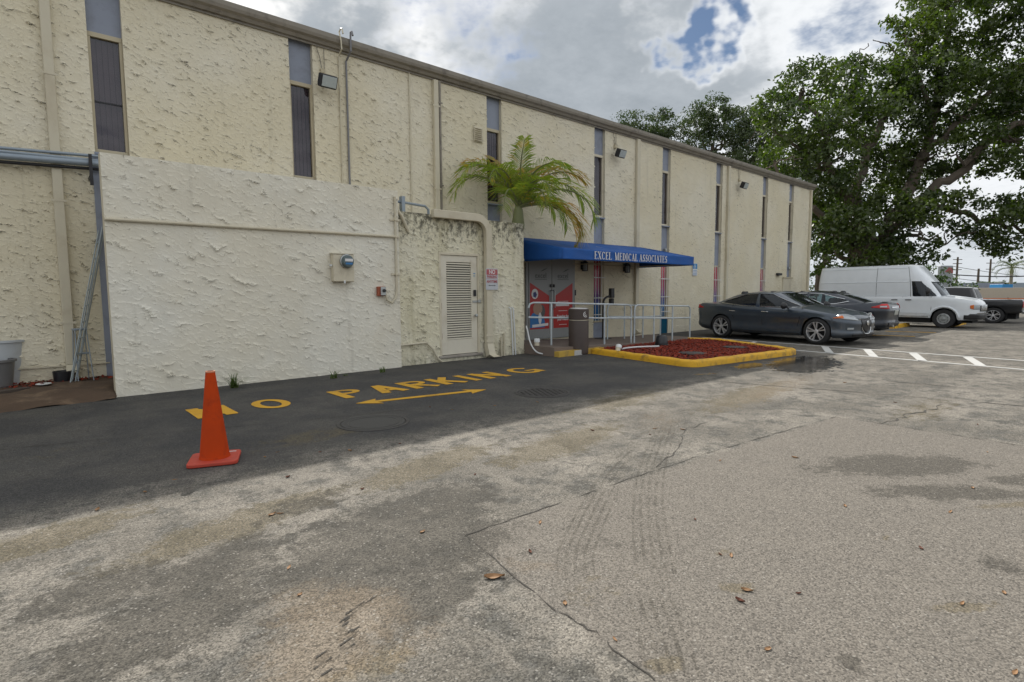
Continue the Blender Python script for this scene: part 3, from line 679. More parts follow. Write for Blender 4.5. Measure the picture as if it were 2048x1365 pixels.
downspout(14.19, 14.34, .22, 5.93); downspout(19.73, 19.86, .2, 5.93); downspout(27.30, 27.43, .2, 5.93)
bpart(MB().box(6.99, 7.09, FY-.12, FY-.01, 2.90, 3.08).build('downspout_outlet', M['gutter']))
# base flashing on the left wall
bpart(MB().box(-6, .98, FY-.03, FY-.006, .335, .352).build('base_trim', M['cream']))
# entrance doors under the awning
def entrance():
    x0, x1, z0, z1 = 9.72, 11.38, .13, 2.30; y = FY-.02
    fr = bpart(MB().box(x0-.08, x0, y-.03, y+.03, z0, z1+.08).box(x1, x1+.08, y-.03, y+.03, z0, z1+.08).box(x0, x1, y-.03, y+.03, z1, z1+.08).build('door_frame', M['door_white'], None, False, .006))
    mid = (x0+x1)/2
    for k, (a, b) in enumerate(((x0+.004, mid-.006), (mid+.006, x1-.004))):
        lf = bpart(MB().bbox(a, b, y-.045, y+.01, z0+.03, z1-.004, .006).build('entrance_door', M['door_white']))
        yy = y-.047; w = b-a
        def flat(name, poly, mat, off=0.0, par=lf):
            mb = MB(); nn = len(poly); mb.add([(px_, yy-off, pz) for px_, pz in poly], [tuple(range(nn))]); o = mb.build(name, mat); o.parent = par; return o
        def blob(name, cx, cz, rx, rz, mat, off, nn=16): return flat(name, [(cx+rx*math.cos(2*PI*i/nn), cz+rz*math.sin(2*PI*i/nn)) for i in range(nn)], mat, off)
        if k == 0:
            flat('red_graphic', [(a+.03, .42), (b-.10, .42), (b-.10, 1.28), (a+.03, 1.62)], M['red_print'])
            blob('badge', a+.20, 1.33, .12, .13, M['white_print'], .002); blob('badge_mark', a+.20, 1.31, .075, .085, M['navy_print'], .004, 5)
            flat('photo_print', [(a+.03, .46), (a+.56, .46), (a+.56, .62), (a+.46, .80), (a+.28, .86), (a+.12, .84), (a+.03, .74)], M['blue_print'], .002)
            blob('photo_print', a+.30, .95, .17, .16, M['skin_print'], .004); blob('photo_print', a+.44, .88, .13, .17, M['grey_print'], .003); blob('photo_print', a+.38, .70, .06, .15, M['white_print'], .005)
            flat('caption_strip', [(a+.10, .47), (b-.14, .50), (b-.14, .57), (a+.10, .54)], M['white_print'], .006)
        else:
            flat('red_graphic', [(a+.05, .42), (b-.03, .42), (b-.03, 1.62), (a+.12, 1.28), (a+.12, 1.12), (a+.05, 1.12)], M['red_print'])
            flat('caption_strip', [(a+.14, 1.00), (b-.17, 1.00), (b-.17, 1.09), (a+.14, 1.09)], M['white_print'], .002)
            for zz, ww in ((1.12, .42), (.87, .34), (.50, .30)):
                flat('caption_line', [(a+w/2-ww/2, zz), (a+w/2+ww/2, zz), (a+w/2+ww/2, zz+.012), (a+w/2-ww/2, zz+.012)], M['white_print'], .003)
            for q, zz in (('Together for', .73), ('your Health', .645)):
                o = text_mesh('lettering', q, .088, M['white_print'], None, .001, bold=.002); o.rotation_euler = (PI/2, 0, 0); o.location = (a+w/2, yy-.003, zz); o.parent = lf
        o = text_mesh('lettering', 'excel', .20, M['grey_print'], None, .001); o.rotation_euler = (PI/2, 0, 0); o.location = (a+w*.50, yy-.003, 1.80); o.parent = lf
        flat('caption_line', [(a+.20, 1.70), (b-.18, 1.70), (b-.18, 1.712), (a+.20, 1.712)], M['grey_print'], .002)
        flat('leaf_mark', [(a+w*.48, 1.90), (a+w*.62, 1.93), (a+w*.82, 2.00), (a+w*.66, 1.975)], M['grey_print'], .002)
        hx = b-.05 if k == 0 else a+.05
        q = MB().tube([(hx, y-.05, .95), (hx, y-.10, .97), (hx, y-.10, 1.40), (hx, y-.05, 1.42)], .014, 8).build('door_handle', M['steel'], None, True); q.parent = lf
        q = MB().bbox(hx-.03, hx+.03, y-.075, y-.046, 1.50, 1.58, .006).build('lock', M['darksteel']); q.parent = lf
entrance()
# ---------------------------------------------------------------- pale screen wall with the electric meter
AN = empty('utility_enclosure', (3, 9.2, 0), 0, 'pale stucco utility enclosure projecting from the building behind the orange cone', 'enclosure')
MR = empty('meter_room', (7, 9.3, 0), 0, 'stained stucco meter room with louvred door, mildew along its top', 'outbuilding')
def under(o, root):
    o.parent = root; o.location = Vector(o.location)-Vector(root.location); return o
AY, MY = 9.09, 9.21
under(wall_grid('wall', .90, 5.26, -.05, 3.22, AY, .0145, M['stucco_annex']), AN)
under(MB().box(.90, 5.26, AY+.004, AY+.2, -.05, 3.22).build('wall_core', M['cream']), AN)
under(MB().box(1.14, 5.25, AY+.201, FY-.03, -.05, 3.16).build('enclosure_body', M['cream']), AN)
under(MB().box(3.0, 3.3, AY-.016, AY-.014, .13, .17).add([(4.55, AY-.017, .05), (4.78, AY-.017, .02), (4.90, AY-.017, .05), (4.66, AY-.017, .11)], [(0, 1, 2, 3)]).build('bare_patch', plain('pink_undercoat', (.50, .22, .15), .9)), AN) if False else None
M['door_cream'] = plain('door_cream_paint', (.68, .64, .53), .5, var=.06, dirt=((.35, .28, .18), .3, 3.0))
DX0, DX1, DZ0, DZ1 = 6.20, 7.21, .12, 2.17
for x0, x1, z0, z1 in ((5.26, DX0, -.05, 2.88), (DX1, 8.46, -.05, 2.88), (DX0, DX1, DZ1, 2.88), (DX0, DX1, -.05, DZ0-.03)):
    under(wall_grid('wall', x0, x1, z0, z1, MY, .017, M['stucco_meter']), MR)
under(MB().box(5.27, DX0-.001, MY+.004, MY+.2, -.05, 2.88).box(DX1+.001, 8.46, MY+.004, MY+.2, -.05, 2.88).box(DX0, DX1, MY+.005, MY+.2, DZ1, 2.88).box(DX0, DX1, MY+.005, MY+.2, -.05, DZ0-.03).build('wall_core', M['cream']), MR)
under(MB().box(8.26, 8.459, MY+.201, FY-.03, -.05, 2.86).box(5.27, 8.25, MY+.25, FY-.03, -.05, 2.70).build('room_body', M['cream']), MR)
under(MB().bbox(DX0-.04, DX1+.04, MY-.05, MY+.1, DZ0-.05, DZ0, .008).build('threshold', M['concrete']), MR)
under(MB().box(DX0, DX0+.05, MY-.01, MY+.12, DZ0, DZ1).box(DX1-.05, DX1, MY-.01, MY+.12, DZ0, DZ1).box(DX0+.05, DX1-.05, MY-.01, MY+.12, DZ1-.05, DZ1).build('door_frame', M['cream'], None, False, .005), MR)
a, b, z0, z1 = DX0+.055, DX1-.055, DZ0+.01, DZ1-.055; la, lb, lz0, lz1 = a+.14, b-.15, z0+.30, z1-.13; yd = MY+.015
door = under(MB().box(a, la, yd, yd+.045, z0, z1).box(lb, b, yd, yd+.045, z0, z1).box(la, lb, yd, yd+.045, z0, lz0).box(la, lb, yd, yd+.045, lz1, z1).build('louvred_door', M['door_cream'], None, False, .004), MR)
door_loc = Vector((0, 0, 0))
ns = 33; me_s = None
for k in range(ns):
    zc = lz0+(k+.5)*(lz1-lz0)/ns
    if me_s is None:
        mb = MB().add([(la, yd-.010, -.016), (lb, yd-.010, -.016), (lb, yd+.026, .013), (la, yd+.026, .013), (la, yd-.006, -.020), (lb, yd-.006, -.020), (lb, yd+.030, .009), (la, yd+.030, .009)], [(0, 1, 2, 3), (4, 7, 6, 5), (0, 4, 5, 1), (3, 2, 6, 7)])
        s = mb.build('slat', M['door_cream']); me_s = s.data
    else: s = bpy.data.objects.new('slat', me_s); COL.objects.link(s)
    s.parent = door; s.location = (0, 0, zc)
for q in (MB().box(la, lb, yd+.042, yd+.044, lz0, lz1).build('louvre_backing', M['darksteel']),
          MB().bbox(b-.10, b-.04, yd-.035, yd-.001, 1.30, 1.43, .008).build('keypad', M['darksteel']),
          MB().box(b-.12, b+.03, yd-.016, yd-.001, 1.17, 1.21).bbox(b+.0, b+.07, yd-.05, yd-.017, 1.16, 1.23, .01).build('latch', M['steel']),
          MB().lathe([(.0, -.07), (.030, -.065), (.034, -.045), (.018, -.03), (.018, -.001)], 14, (b-.06, yd, .90), 'y').build('knob', M['steel'], None, True),
          MB().lathe([(0, 0), (.028, 0)], 14, (b-.07, yd-.003, 1.72), 'y').build('sticker', M['lens']),
          MB().box(b-.095, b-.045, yd-.004, yd-.002, 1.76, 1.775).build('sticker', M['sign_blue'])): q.parent = door
for zz in (.45, 1.05): 
    q = MB().tube([(a-.002, yd-.008, zz), (a-.002, yd-.008, zz+.12)], .010, 6).build('hinge', plain('rust', (.22, .09, .04), .8)); q.parent = door
# ---------------------------------------------------------------- fittings on the walls
def thing(name, o, label, cat, group=None): return tag(o, label, cat, group)
def floodlight(px, py, label, s=1.0):
    p = onwall(px, py, FY-.22); r = empty('floodlight', (p.x, FY-.02, p.z+.22), 0, label, 'floodlight', 'floodlights high on the facade')
    w, h = .16*s, .115*s
    MB().bbox(-.04, .04, -.03, .015, -.06, .06, .008).tube([(0, -.03, -.02), (0, -.14, -.08), (0, -.16, -.14)], .012, 6).build('bracket', M['frame'], r)
    hd = MB().bbox(-w, w, -.09, .07, -h, h, .02).build('housing', M['darksteel'], r); hd.location = (0, -.20, -.22); hd.rotation_euler = (R_(24), 0, 0)
    ln = MB().bbox(-w+.025, w-.025, -.101, -.091, -h+.025, h-.02, .003).build('lens', M['lens'], hd)
    MB().tube([(-.02, -.005, .06), (-.05, -.01, .25), (-.10, -.012, .38), (-.10, -.02, .50)], .007, 6).tube([(.03, -.012, .06), (.03, -.012, .48)], .006, 6).build('cable', M['gutter'], r)
    return r
floodlight(655, 163, 'square floodlight high on the wall beside the two thin roof conduits')
floodlight(1241, 307, 'square floodlight on the wall above the blue awning lettering')
floodlight(1488, 371, 'farthest square floodlight, high on the wall above the parked cars')
def pipe(name, pts, r, mat, label, cat='conduit', group=None, n=8):
    o = MB().tube(pts, r, n).build(name, mat, None, True); return tag(o, label, cat, group)
x = onwall(677, 200, FY).x
pipe('conduit', [(x, FY-.28, 6.18), (x, FY-.25, 6.27), (x, FY-.19, 6.30), (x, FY-.12, 6.26)]+[(x+.004*math.sin(i), FY-.19-.0, 6.15) for i in ()]+[(x, FY-.185, 6.1), (x+.01, FY-.185, 5.94), (x+.02, FY-.03, 5.86), (x+.02, FY-.025, 3.2)], .014, M['cream_pipe'], 'thin cream conduit hooked over the gutter beside the floodlight')
x = onwall(696, 200, FY).x
pipe('conduit', [(x, FY-.28, 6.20), (x, FY-.25, 6.28), (x, FY-.20, 6.30), (x, FY-.185, 6.22), (x, FY-.185, 5.95), (x-.03, FY-.03, 5.80), (x-.03, FY-.03, 3.2)], .019, plain('grey_conduit', (.20, .20, .21), .5, .2), 'dark grey conduit running from the gutter down to the pale enclosure')
x = onwall(819, 250, FY).x
pipe('conduit', [(x, FY-.028, 5.93), (x, FY-.028, 2.8)], .013, M['cream_pipe'], 'thin painted conduit on the upper wall left of the double downspout')
for k, (px, py, lab) in enumerate(((783, 112, 'small vent cap poking above the gutter, the left one'), (845, 131, 'taller grey vent pipe poking above the gutter'))):
    p = onwall(px, py, FY+.35); tag(MB().lathe([(.05, 6.0), (.05, p.z-.06), (.075, p.z-.05), (.07, p.z+.0), (.03, p.z+.04), (0, p.z+.04)], 12, (p.x, FY+.35, 0)).build('roof_vent', M['gutter'], None, True), lab, 'vent pipe')
tag(MB().add([(26.3, FY+.3, 6.10), (27.5, FY+.3, 6.10), (27.5, FY+1.6, 6.10), (26.3, FY+1.6, 6.10), (27.0, FY+.5, 6.45), (27.55, FY+.5, 6.60), (27.55, FY+1.5, 6.55), (26.9, FY+1.5, 6.42)], [(0, 1, 5, 4), (1, 2, 6, 5), (2, 3, 7, 6), (3, 0, 4, 7), (4, 5, 6, 7)]).build('roof_cover', M['steel']), 'grey sheet cover sitting on the far corner of the roof', 'cover')
p = onwall(955, 270, FY); vr = empty('wall_vent', (p.x, FY-.02, p.z), 0, 'cream louvred wall vent above the palm', 'vent')
MB().box(-.13, .13, -.012, .0, -.17, .17).build('vent_plate', M['cream'], vr)
for k in range(7): MB().add([(-.11, -.045, -.15+k*.045), (.11, -.045, -.15+k*.045), (.11, -.013, -.125+k*.045), (-.11, -.013, -.125+k*.045)], [(0, 1, 2, 3)]).build('slat', M['cream'], vr)
# blue-grey pipes at the far left, running into the enclosure
for (ya, yb, r, d, lab) in ((296, 313, .022, .10, 'uppermost thin blue-grey pipe at the left of the facade'), (303, 322, .022, .16, 'second thin blue-grey pipe just above the thick one'), (312, 328, .045, .16, 'thick blue-grey pipe at the left of the facade'), (324, 339, .022, .12, 'thin dark pipe below the thick blue-grey one')):
    a, b = onwall(0, ya, FY-d), onwall(196, yb, FY-d); a = a+(a-b)*3.0; b = b+(b-a).normalized()*.30
    pipe('pipe', [a, b], r, M['grey_pipe'] if r > .03 or ya < 310 else M['darksteel'], lab, 'pipe', None, 12)
a, b = onwall(180, 308, FY-.25), onwall(181, 370, FY-.25)
tag(MB().box(a.x-.02, a.x+.02, FY-.245, FY-.21, b.z, a.z).box(a.x-.02, a.x+.02, FY-.209, FY-.004, b.z+.1, b.z+.14).build('pipe_bracket', M['darksteel']), 'dark slotted steel strut holding the blue-grey pipes', 'bracket')
# conduits and boxes on the pale enclosure
A0, A1 = onwall(206, 438, AY-.03), onwall(792, 474, AY-.03)
pipe('conduit', [(.90, AY-.03, A0.z), (5.23, AY-.03, A1.z)], .022, M['cream_pipe'], 'long level cream conduit across the pale enclosure wall')
xv = onwall(791, 450, AY-.035).x
pipe('conduit', [(xv, AY-.035, onwall(793, 395, AY).z), (xv, AY-.035, onwall(792, 520, AY).z), (xv, AY-.03, onwall(792, 580, AY).z), (xv-.03, AY-.04, onwall(790, 596, AY).z), (xv-.12, AY-.05, onwall(780, 606, AY).z), (xv-.22, AY-.05, onwall(768, 600, AY).z), (xv-.25, AY-.05, onwall(766, 588, AY).z)], .020, M['cream_pipe'], 'upright cream conduit curling into the small red box')
for k, (yy, lab) in enumerate(((441, 'upper conduit clamp on the pale enclosure'), (475, 'middle conduit clamp on the pale enclosure'), (549, 'lower conduit clamp on the pale enclosure'))):
    z = onwall(792, yy, AY).z; tag(MB().box(xv-.10, xv+.09, AY-.024, AY-.008, z-.018, z+.018).box(xv-.03, xv+.03, AY-.062, AY-.0245, z-.012, z+.012).build('pipe_clamp', M['cream']), lab, 'clamp')
p, q = onwall(666, 508, AY-.12), onwall(709, 564, AY-.12)
mt = empty('electric_meter', ((p.x+q.x)/2, AY, (p.z+q.z)/2), 0, 'cream electric meter box with round glass dial on the pale enclosure', 'meter'); w, h = (q.x-p.x)/2, (p.z-q.z)/2
MB().bbox(-w, w, -.13, -.006, -h, h, .01).box(-w-.012, w+.012, -.14, -.006, h+.001, h+.014).build('box', M['cream'], mt)
MB().bbox(-w-.045, -w-.002, -.09, -.05, .02, .055, .006).bbox(-.015, .015, -.145, -.131, -h-.03, -h+.02, .004).build('latch', M['whiteplastic'], mt)
dl = MB().lathe([(.118, -.131), (.118, -.165), (.105, -.17)], 24, (.04, 0, .11), 'y').build('dial_ring', M['steel'], mt, True)
MB().lathe([(.102, -.16), (.102, -.21), (.09, -.235), (0, -.24)], 24, (.04, 0, .11), 'y').build('dial_glass', plain('meter_glass', (.10, .14, .15), .08), dl, True)
MB().box(-.03, .11, -.2425, -.2405, .105, .15).build('dial_plate', M['white_print'], dl); MB().box(-.02, .10, -.2425, -.2405, .055, .085).build('dial_plate', M['blue_print'], dl)
p = onwall(763, 583, AY-.06); jb = empty('junction_box', (p.x, AY, p.z), 0, 'small red junction box with grey switch cover on the pale enclosure', 'switch box')
MB().bbox(-.075, .075, -.075, -.006, -.085, .085, .008).build('box', plain('red_oxide', (.33, .09, .045), .7, 0, .2), jb)
MB().bbox(-.03, .072, -.10, -.076, -.075, .078, .006).build('cover', M['steel'], jb); MB().lathe([(.03, -.101), (.03, -.12), (0, -.122)], 12, (.03, 0, .01), 'y').build('switch', M['black'], jb, True)
# blue-grey conduit bridge between the enclosure top and the roof of the meter room
zt = onwall(800, 388, FY-.35)
pipe('conduit', [(5.22, 9.5, 3.10), (5.6, 9.6, 3.12), (6.2, 9.65, 3.10), (6.28, 9.66, 3.04), (6.29, 9.66, 2.72)], .026, M['grey_pipe'], 'blue-grey conduit bridging from the pale enclosure to the meter room roof')
tag(MB().box(5.60, 5.67, 9.52, 9.62, 2.72, 3.22).build('conduit_strut', M['grey_pipe']), 'blue-grey steel strut carrying the conduit on the meter room roof', 'bracket')
pipe('conduit', [(5.30, MY-.05, 2.87), (5.36, MY-.06, 2.80), (5.44, MY-.05, 2.66), (5.52, MY-.03, 2.52)], .032, M['cream_pipe'], 'short slanting cream pipe at the top corner of the meter room')
# big downspout on the meter room
p0, p1 = onwall(900, 430, MY-.10), onwall(972, 433, MY-.10); xd = onwall(977, 560, MY-.10).x
ds = empty('roof_drainpipe', (xd, MY, 0), 0, 'thick cream drainpipe bending over the meter room beside the louvred door', 'drainpipe'); zt = p1.z-.02
def rect_sweep(mb, pts, w, d):
    ring = []
    for i, (c, t) in enumerate(pts):
        c = Vector(c); t = Vector(t).normalized(); n = Vector((0, -1, 0)); s = t.cross(n)
        ring.append([c+s*w/2-n*d/2, c+s*w/2+n*d/2, c-s*w/2+n*d/2, c-s*w/2-n*d/2])
    vs_ = [p for r in ring for p in r]
    fs = [(4*i+k, 4*i+(k+1) % 4, 4*i+4+(k+1) % 4, 4*i+4+k) for i in range(len(ring)-1) for k in range(4)]+[(3, 2, 1, 0), tuple(4*len(ring)-4+k for k in range(4))]
    return mb.add(vs_, fs)
pts = [((p0.x-xd-.4, -.09, zt-.03), (1, 0, 0)), ((-.30, -.09, zt-.03), (1, 0, 0))]
for k in range(7):
    a = PI/2*k/6; pts.append(((-.30+.30*math.sin(a), -.09, zt-.03-.30+.30*math.cos(a)), (math.cos(a), 0, -math.sin(a))))
pts.append(((0, -.09, .26), (0, 0, -1)))
rect_sweep(MB(), pts, .155, .11).build('pipe', M['cream_pipe'], ds, False, .012)
MB().add([(-.085, -.15, .30), (.085, -.15, .30), (.085, -.03, .30), (-.085, -.03, .30), (-.085, -.22, .08), (.085, -.22, .08), (.085, -.10, .03), (-.085, -.10, .03), (-.06, -.33, .04), (.13, -.33, .04)], [(0, 1, 5, 4), (1, 2, 6, 5), (2, 3, 7, 6), (3, 0, 4, 7), (4, 5, 9, 8), (6, 7, 8, 9)]).build('shoe', M['cream_pipe'], ds)
for zz in (.34, .46): MB().box(-.11, .11, -.152, -.148, zz, zz+.035).build('strap', M['cream'], ds)
# no-parking sign
p, q = onwall(973, 537, MY-.17), onwall(996, 580, MY-.17); cx, cz = (p.x+q.x)/2, (p.z+q.z)/2; sw, sh = (q.x-p.x)/2+.01, (p.z-q.z)/2
sg = empty('no_parking_sign', (cx, MY-.155, cz), 0, 'red and white no-parking sign fixed beside the drainpipe', 'sign')
poly = []
for sx, sz, a0 in ((1, 1, 0), (-1, 1, PI/2), (-1, -1, PI), (1, -1, 3*PI/2)):
    for k in range(4): a = a0+PI/2*k/3; poly.append((sx*(sw-.025)+.025*math.cos(a), sz*(sh-.025)+.025*math.sin(a)))
mb = MB().prism(poly, 0, .006); mb.xform(Matrix.Rotation(PI/2, 4, 'X')).build('plate', plain('faded_sign_white', (.50, .52, .55), .5, 0, .12, 10), sg)
MB().box(-sw+.015, sw-.015, -.0085, -.0065, sh*.40, sh-.02).box(-sw+.015, sw-.015, -.0085, -.0065, sh*.02, sh*.05).build('red_band', M['sign_red'], sg)
for s, z, sz, m_ in (('NO', sh*.66, .12, M['white_print']), ('PARKING', sh*.22, .072, M['sign_red']), ('ANYTIME', -sh*.24, .078, M['sign_red'])):
    o = text_mesh('lettering', s, sz, m_, sg, .0006, bold=.002, xs=.88); o.rotation_euler = (PI/2, 0, 0); o.location = (0, -.0095, z)
MB().box(-.09, .09, -.0085, -.0065, -sh*.62, -sh*.57).add([(-.09, -.0085, -sh*.595), (-.06, -.0085, -sh*.53), (-.06, -.0085, -sh*.66)], [(0, 1, 2)]).add([(.09, -.0085, -sh*.595), (.06, -.0085, -sh*.66), (.06, -.0085, -sh*.53)], [(0, 1, 2)]).build('arrow', M['grey_print'], sg)
# small pipes at the foot of the meter room
for px, zt_, lab in ((1003, .42, 'short stub pipe at the foot of the meter room, left of two'), (1009, .50, 'short stub pipe at the foot of the meter room, right of two')):
    x = onwall(px, 700, MY-.05).x; pipe('stub_pipe', [(x, MY-.05, -.02), (x, MY-.05, zt_)], .020, M['cream_pipe'], lab, 'pipe')
for px, lab in ((1026, 'left of two tall thin white pipes on the meter room'), (1031, 'right of two tall thin white pipes on the meter room')):
    x = onwall(px, 660, MY-.05).x; pipe('thin_pipe', [(x, MY-.05, -.02), (x-.03, MY-.05, .6), (x-.06, MY-.05, 1.02), (x-.07, MY-.0, 1.05)], .016, M['whiteplastic'], lab, 'pipe')
zz = .30; pipe('stub_pipe', [(5.27, MY-.055, .40), (5.85, MY-.055, .42), (5.98, MY-.055, .30), (6.12, MY-.055, .08), (6.2, MY-.06, .02)], .022, M['cream_pipe'], 'cream pipe bending down to the asphalt left of the louvred door', 'pipe')
# white hose leaving the corner of the meter room
h0 = [(8.48, 9.15, .62), (8.44, 9.06, .50), (8.42, 8.95, .25), (8.42, 8.75, .07), (8.55, 8.55, .03), (8.9, 8.36, .035), (9.35, 8.20, .035)]
pipe('garden_hose', [tuple(p) for p in crom(h0, 5)], .016, M['whiteplastic'], 'white hose curving from the meter room corner towards the bin', 'hose')
# ---------------------------------------------------------------- sloping walk, landing and railings
def zramp(x): return max(.012, .20*(14.2-x)/(14.2-8.4)) if x < 14.2 else .012
wk = MB(); xs = list(np.linspace(8.47, 15.0, 14))
vs_ = []
for x in xs: vs_ += [(x, 8.27, -.05), (x, 8.27, zramp(x)), (x, FY-.005, zramp(x)), (x, FY-.005, -.05)]
wk.add(vs_, [(4*i+k, 4*i+k+1, 4*i+5+k, 4*i+4+k) for i in range(len(xs)-1) for k in range(3)]+[(0, 3, 2, 1)])
tag(wk.build('walkway', plain('brown_concrete', (.19, .15, .125), .9, 0, .25, 3, .3, 60)), kind='structure')
tag(MB().box(8.47, 9.95, 8.13, 8.268, -.05, .115).build('kerb', plain('worn_yellow_kerb', (.50, .33, .06), .8, 0, .3, 5, .3, 50, dirt=((.16, .13, .09), .95, 2.6))), kind='structure')
tag(MB().box(8.95, 9.20, 8.124, 8.129, .0, .11).build('kerb_paint_spot', M['white_mark']), kind='structure')
def railing(name, pts, hts, posts, label, zfun=zramp, ends=True):
    r = empty(name, (pts[0][0], pts[0][1], 0), 0, label, 'railing', 'white pipe railings along the entrance ramp'); o = Vector(pts[0]).to_3d()
    P = [Vector((x, y, zfun(x))) for x, y in pts]
    for hi, nm in ((hts[0], 'top_rail'), (hts[1], 'mid_rail')):
        line = [p+Vector((0, 0, hi))-o for p in P]
        if nm == 'top_rail' and ends:
            d0 = (line[1]-line[0]).normalized(); d1 = (line[-1]-line[-2]).normalized()
            line = [line[0]-Vector((0, 0, .12)), line[0]-Vector((0, 0, .035))+d0*.03, line[0]+d0*.11]+line[1:-1]+[line[-1]-d1*.11, line[-1]-Vector((0, 0, .035))-d1*.03, line[-1]-Vector((0, 0, .12))]
        MB().tube(line, .021, 8).build(nm, M['rail'], r, True)
    for (x, y) in posts:
        z = zfun(x); MB().tube([(x-o.x, y-o.y, z-.004), (x-o.x, y-o.y, z+hts[0]-(.0 if (x, y) not in (pts[0], pts[-1]) else .10))], .021, 8).build('post', M['rail'], r, True)
    return r
def atx(px, Y): return onwall(px, 640, Y).x
ry = 8.47
xa = [atx(1209, ry), atx(1262.5, ry)]; xb = [atx(1269, ry), atx(1308, ry), atx(1345, ry), atx(1380, ry)]
railing('railing', [(8.52, 9.12), (8.95, 8.83), (xa[0], ry), (xa[1], ry)], (.95, .62), [(8.95, 8.83), (xa[0], ry), (xa[1], ry)], 'white pipe railing behind the brown bin, from the meter room to mid ramp')
railing('railing', [(xb[0], ry), (xb[1], ry), (xb[2], ry), (xb[3], ry)], (.95, .62), [(x, ry) for x in xb], 'white pipe railing nearest the parked cars, along the mulch bed')
rb = 9.72
railing('railing', [(atx(1215, rb), rb), (atx(1249, rb), rb), (atx(1286, rb), rb), (atx(1321, rb), rb)], (.95, .62), [(atx(p, rb), rb) for p in (1215, 1249, 1286, 1321)], 'rear pipe railing close to the wall on the far side of the ramp')
